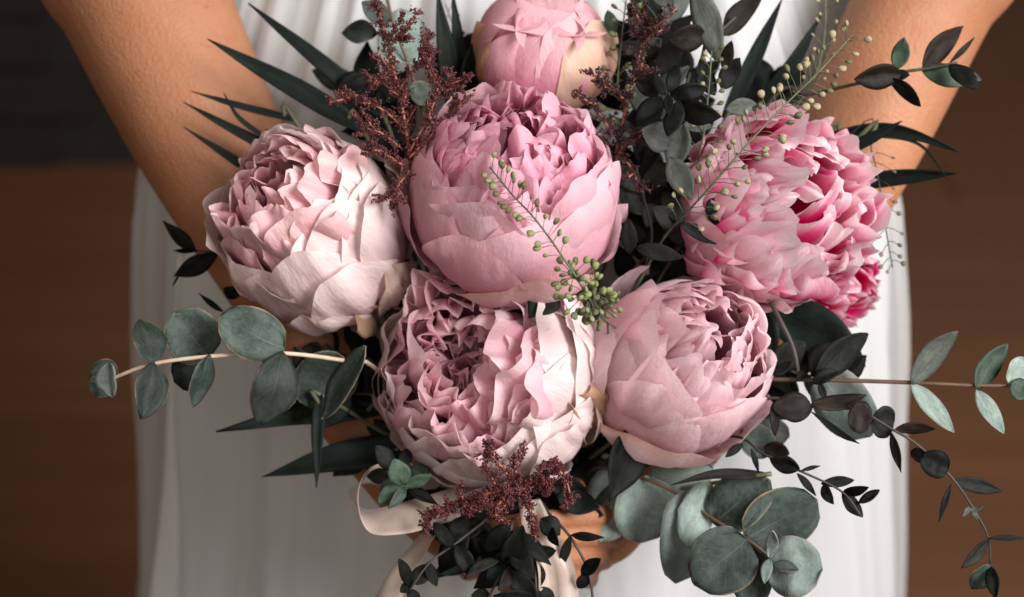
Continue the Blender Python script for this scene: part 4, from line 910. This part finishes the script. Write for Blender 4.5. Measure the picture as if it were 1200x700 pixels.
astilbe("fluffy burgundy astilbe plume drooping below the bottom peony", [(640, 560, -0.02), (620, 572, 0.010), (596, 574, 0.018), (560, 582, 0.016), (528, 594, 0.014), (502, 606, 0.012), (498, 626, 0.010)],
        [[(606, 576, 0.012), (590, 550, 0.02), (574, 530, 0.022), (578, 518, 0.022)], [(610, 572, 0.012), (604, 545, 0.02), (616, 520, 0.02)], [(585, 578, 0.014), (572, 552, 0.02), (560, 536, 0.02)], [(630, 565, 0.006), (650, 552, 0.018), (662, 560, 0.018), (668, 585, 0.016), (658, 596, 0.016)],
         [(615, 575, 0.01), (636, 548, 0.02), (655, 545, 0.02)], [(600, 578, 0.014), (590, 595, 0.018), (572, 610, 0.016)], [(612, 578, 0.012), (622, 600, 0.014), (628, 632, 0.012)], [(595, 578, 0.014), (580, 600, 0.02), (592, 612, 0.018)], [(575, 580, 0.016), (560, 600, 0.018)], [(625, 570, 0.008), (642, 575, 0.018), (640, 562, 0.02)],
         [(545, 588, 0.016), (538, 576, 0.018)]], 7, spread=7.5, rb=1.4, dens=1.4, extra=3)

# ------------------------------------------------------------------ seed sprigs
def pod_mesh(name, mat):
    vs, fs = [], []
    nu, nv = 8, 6
    for j in range(nv + 1):
        v = j / nv; ph = math.pi * v
        for i in range(nu):
            th = 2 * math.pi * i / nu
            r = math.sin(ph) * (1 - 0.18 * math.cos(ph))
            vs.append(Vector((r * math.cos(th), r * math.sin(th) * 0.55, -math.cos(ph) * 1.12 + (0.0 if abs(math.cos(th)) > 0.5 or v < 0.8 else -0.1))) + Vector((0, 0, 1.12)))
    for j in range(nv):
        for i in range(nu):
            i2 = (i + 1) % nu
            fs.append((j * nu + i, j * nu + i2, (j + 1) * nu + i2, (j + 1) * nu + i))
    me = bpy.data.meshes.new(name); me.from_pydata(vs, [], fs); me.polygons.foreach_set("use_smooth", [True] * len(me.polygons)); me.materials.append(mat)
    return me
POD = {k: pod_mesh("seed_pod", M[k]) for k in ('pod', 'pod_pale', 'pod_bright', 'pod_brown')}
def seed_sprig(label, path, n, seed, pod='pod', pod2=None, plen=(14, 26), pr=(4.0, 6.0), t0=0.0, stem='stem_green', sw=(1.6, 0.9), extra=(), spread=1.0, fwd=(0.0, 0.8)):
    rng = random.Random(seed)
    root = empty("seed_sprig", P(*BIND), label, "seed sprig")
    stem_tube(root, path, sw[0], sw[1], M[stem])
    sp = spline([P(*p) for p in path], 60); d_s = S(path[-1][2])
    vs, fs = [], []
    items = []
    for k in range(n):
        t = t0 + (1 - t0) * (k + rng.uniform(0.1, 0.9)) / n
        i = min(59, int(t * 60)); a = sp[i]; tg = (sp[min(60, i + 1)] - sp[i]).normalized()
        sidev = tg.cross(-FWD).normalized() * (1 if k % 2 else -1)
        dv = (tg * rng.uniform(0.25, 0.8) + sidev * rng.uniform(0.5, 1.0) * spread + (-FWD) * rng.uniform(*fwd)).normalized()
        items.append((a, dv, rng.uniform(*plen) * (1.15 - 0.5 * t)))
    for (px, py, d, cnt, rad) in extra:
        for k in range(cnt):
            dv = camdir(rng.gauss(0, 1), rng.gauss(0, 1), abs(rng.gauss(0, 0.8)))
            items.append((P(px, py, d), dv, rad * rng.uniform(0.55, 1.0)))
    for a, dv, L in items:
        b = a + dv * (L * d_s)
        mid = a.lerp(b, 0.5) + UPV * (1.5 * d_s)
        tube_data([a, mid, b], 0.45 * d_s, 5, vs, fs)
        me = POD[pod2] if pod2 and rng.random() < 0.45 else POD[pod]
        o = bpy.data.objects.new("seed_pod", me); col.objects.link(o); o.parent = root
        o.location = b - root.location; r = rng.uniform(*pr) * d_s
        o.scale = (r, r * rng.uniform(0.9, 1.3), r)
        q = dv.to_track_quat('Z', 'Y'); q.rotate(Quaternion(dv, rng.uniform(0, 6.28)))
        o.rotation_mode = 'QUATERNION'; o.rotation_quaternion = q
    mesh_obj("pedicels", vs, fs, M[stem], root)
seed_sprig("green seed sprig lying across the front of the centre peony", [(712, 395, 0.0), (690, 350, 0.05), (662, 305, 0.058), (628, 258, 0.058), (600, 228, 0.056), (574, 196, 0.052)], 30, 1, pod='pod', pod2='pod_bright', plen=(12, 24), pr=(3.2, 4.9), t0=0.42)
seed_sprig("dense bright green seed head hanging over the lower rim of the centre peony", [(720, 400, -0.01), (706, 372, 0.03), (690, 352, 0.046)], 6, 2, pod='pod_bright', pod2='pod', plen=(10, 18), pr=(3.6, 5.2), t0=0.5,
           extra=((688, 345, 0.044, 34, 34), (705, 362, 0.040, 20, 22), (672, 325, 0.05, 14, 22)))
seed_sprig("long pale seed sprig slanting across the upper right in front of the ruffled peony", [(770, 292, -0.02), (802, 253, 0.02), (845, 205, 0.036), (886, 158, 0.036), (925, 118, 0.030), (958, 86, 0.016), (1000, 40, 0.004)], 60, 3, pod='pod_pale', pod2='pod', plen=(18, 34), pr=(3.2, 5.0), t0=0.14)
seed_sprig("slender pale seed sprig rising at the top edge beside the right forearm", [(930, 130, -0.05), (955, 90, -0.045), (966, 45, -0.042), (968, -12, -0.04)], 18, 4, pod='pod_pale', plen=(10, 20), pr=(2.2, 3.6), t0=0.1)
seed_sprig("fine seed sprig at the top between the bud and the wine astilbe", [(728, 160, -0.04), (724, 100, -0.034), (728, 50, -0.032), (735, -10, -0.032)], 22, 9, pod='pod', pod2='pod_bright', plen=(10, 20), pr=(3.2, 5.0), t0=0.05)
seed_sprig("hair-thin seed sprig hanging down beside the right peony over the gown", [(1005, 150, -0.05), (1021, 176, -0.045), (1032, 225, -0.04), (1040, 280, -0.04), (1046, 314, -0.04)], 18, 10, pod='pod_brown', plen=(14, 24), pr=(2.0, 3.2), t0=0.25, stem='stem_dark', sw=(1.0, 0.7))
seed_sprig("thin sprig with a few seeds standing left of the closed bud", [(562, 120, -0.08), (556, 95, -0.075), (536, 43, -0.072), (522, 5, -0.07)], 10, 12, pod='pod_brown', plen=(8, 16), pr=(2.0, 3.2), t0=0.1, stem='stem_dark', sw=(1.2, 0.7))
seed_sprig("pale seed sprig rising through the tall grey-olive branch", [(800, 235, -0.03), (822, 170, -0.012), (830, 110, -0.01), (834, 60, -0.012)], 20, 13, pod='pod_pale', pod2='pod', plen=(10, 20), pr=(2.8, 4.2), t0=0.2)

# ------------------------------------------------------------------ ribbon and bound stems
def satin():
    q = N('blush_satin')
    uv, u, v = q.uv()
    n1 = q.noise(q.mapv(uv, (3, 60, 1)), 1.0, 3)
    q.l(q.mix(n1, (0.42, 0.32, 0.275), (0.50, 0.39, 0.34)), q.b.inputs["Base Color"])
    q.set(Roughness=0.42, Sheen_Weight=0.3); q.b.inputs["Specular IOR Level"].default_value = 0.4
    q.bump(n1, 0.15, 0.0005)
    tp = q.n("ShaderNodeBsdfTransparent"); m2 = q.n("ShaderNodeMixShader"); m2.inputs[0].default_value = 0.72
    q.l(tp.outputs[0], m2.inputs[1]); q.l(q.b.outputs[0], m2.inputs[2]); q.l(m2.outputs[0], q.out.inputs[0])
    return q.m
M['satin'] = satin()
def strip(parent, pts, wv, name, n=40, nw=6, wave=0.004, seed=0.0):
    """pts: (px,py,d); wv: list of width vectors in camera axes (x, y, z) in photo pixels at the same stations"""
    c = spline([P(*p) for p in pts], n); wl = spline([Vector(x) for x in wv], n)
    vs, fs, uvs = [], [], []
    for j in range(n + 1):
        s_ = S(pts[0][2]); ww = (RGT * wl[j].x + UPV * wl[j].y - FWD * wl[j].z) * s_
        t = (c[min(n, j + 1)] - c[max(0, j - 1)]).normalized(); nn = t.cross(ww.normalized())
        for i in range(nw + 1):
            u = -0.5 + i / nw
            vs.append(c[j] + ww * u + nn * (wave * noise.noise(Vector((u * 2.5 + seed, j * 0.09, seed)))))
            uvs.append((u + 0.5, j / n))
    for j in range(n):
        for i in range(nw):
            a = j * (nw + 1) + i; fs.append((a, a + 1, a + nw + 2, a + nw + 1))
    o = mesh_obj(name, vs, fs, M['satin'], parent, uvs)
    sol = o.modifiers.new("thickness", 'SOLIDIFY'); sol.thickness = 0.0004; sol.offset = 0
    return o
rib = empty("ribbon", P(*BIND), "blush satin ribbon tied round the stems with a loop at lower left", "ribbon")
strip(rib, [(560, 590, -0.05), (500, 566, -0.035), (440, 556, -0.03), (414, 580, -0.022), (432, 610, -0.012), (478, 606, -0.008), (540, 588, -0.03)],
      [(0, 30, 20), (0, 34, 24), (6, 26, 40), (16, 0, 52), (4, -20, 44), (-4, -34, 30), (0, -36, 16)], "ribbon_loop", 60, wave=0.002)
strip(rib, [(545, 588, -0.045), (505, 625, -0.036), (470, 670, -0.034), (440, 735, -0.036), (420, 800, -0.04)],
      [(26, 18, 0), (32, 16, 16), (36, 12, 22), (40, 10, 10), (40, 8, -8)], "ribbon_tail", wave=0.006, seed=3)
strip(rib, [(620, 585, -0.012), (632, 620, -0.006), (650, 660, -0.004), (655, 710, -0.006), (650, 780, -0.01)],
      [(26, 0, 0), (36, 4, 10), (44, 0, -12), (46, -4, 8), (44, 0, 0)], "ribbon_tail", wave=0.006, seed=7)
sp = [P(*BIND).lerp(P(600, 820, -0.10), t / 12) for t in range(13)]
uvs = []; vs, fs = tube_data(sp, [0.019 + 0.0008 * math.sin(k * 2.1) for k in range(13)], 20, uvs=uvs)
mesh_obj("wrapped_handle", vs, fs, M['satin'], rib, uvs + [(0, 0)] * 0)
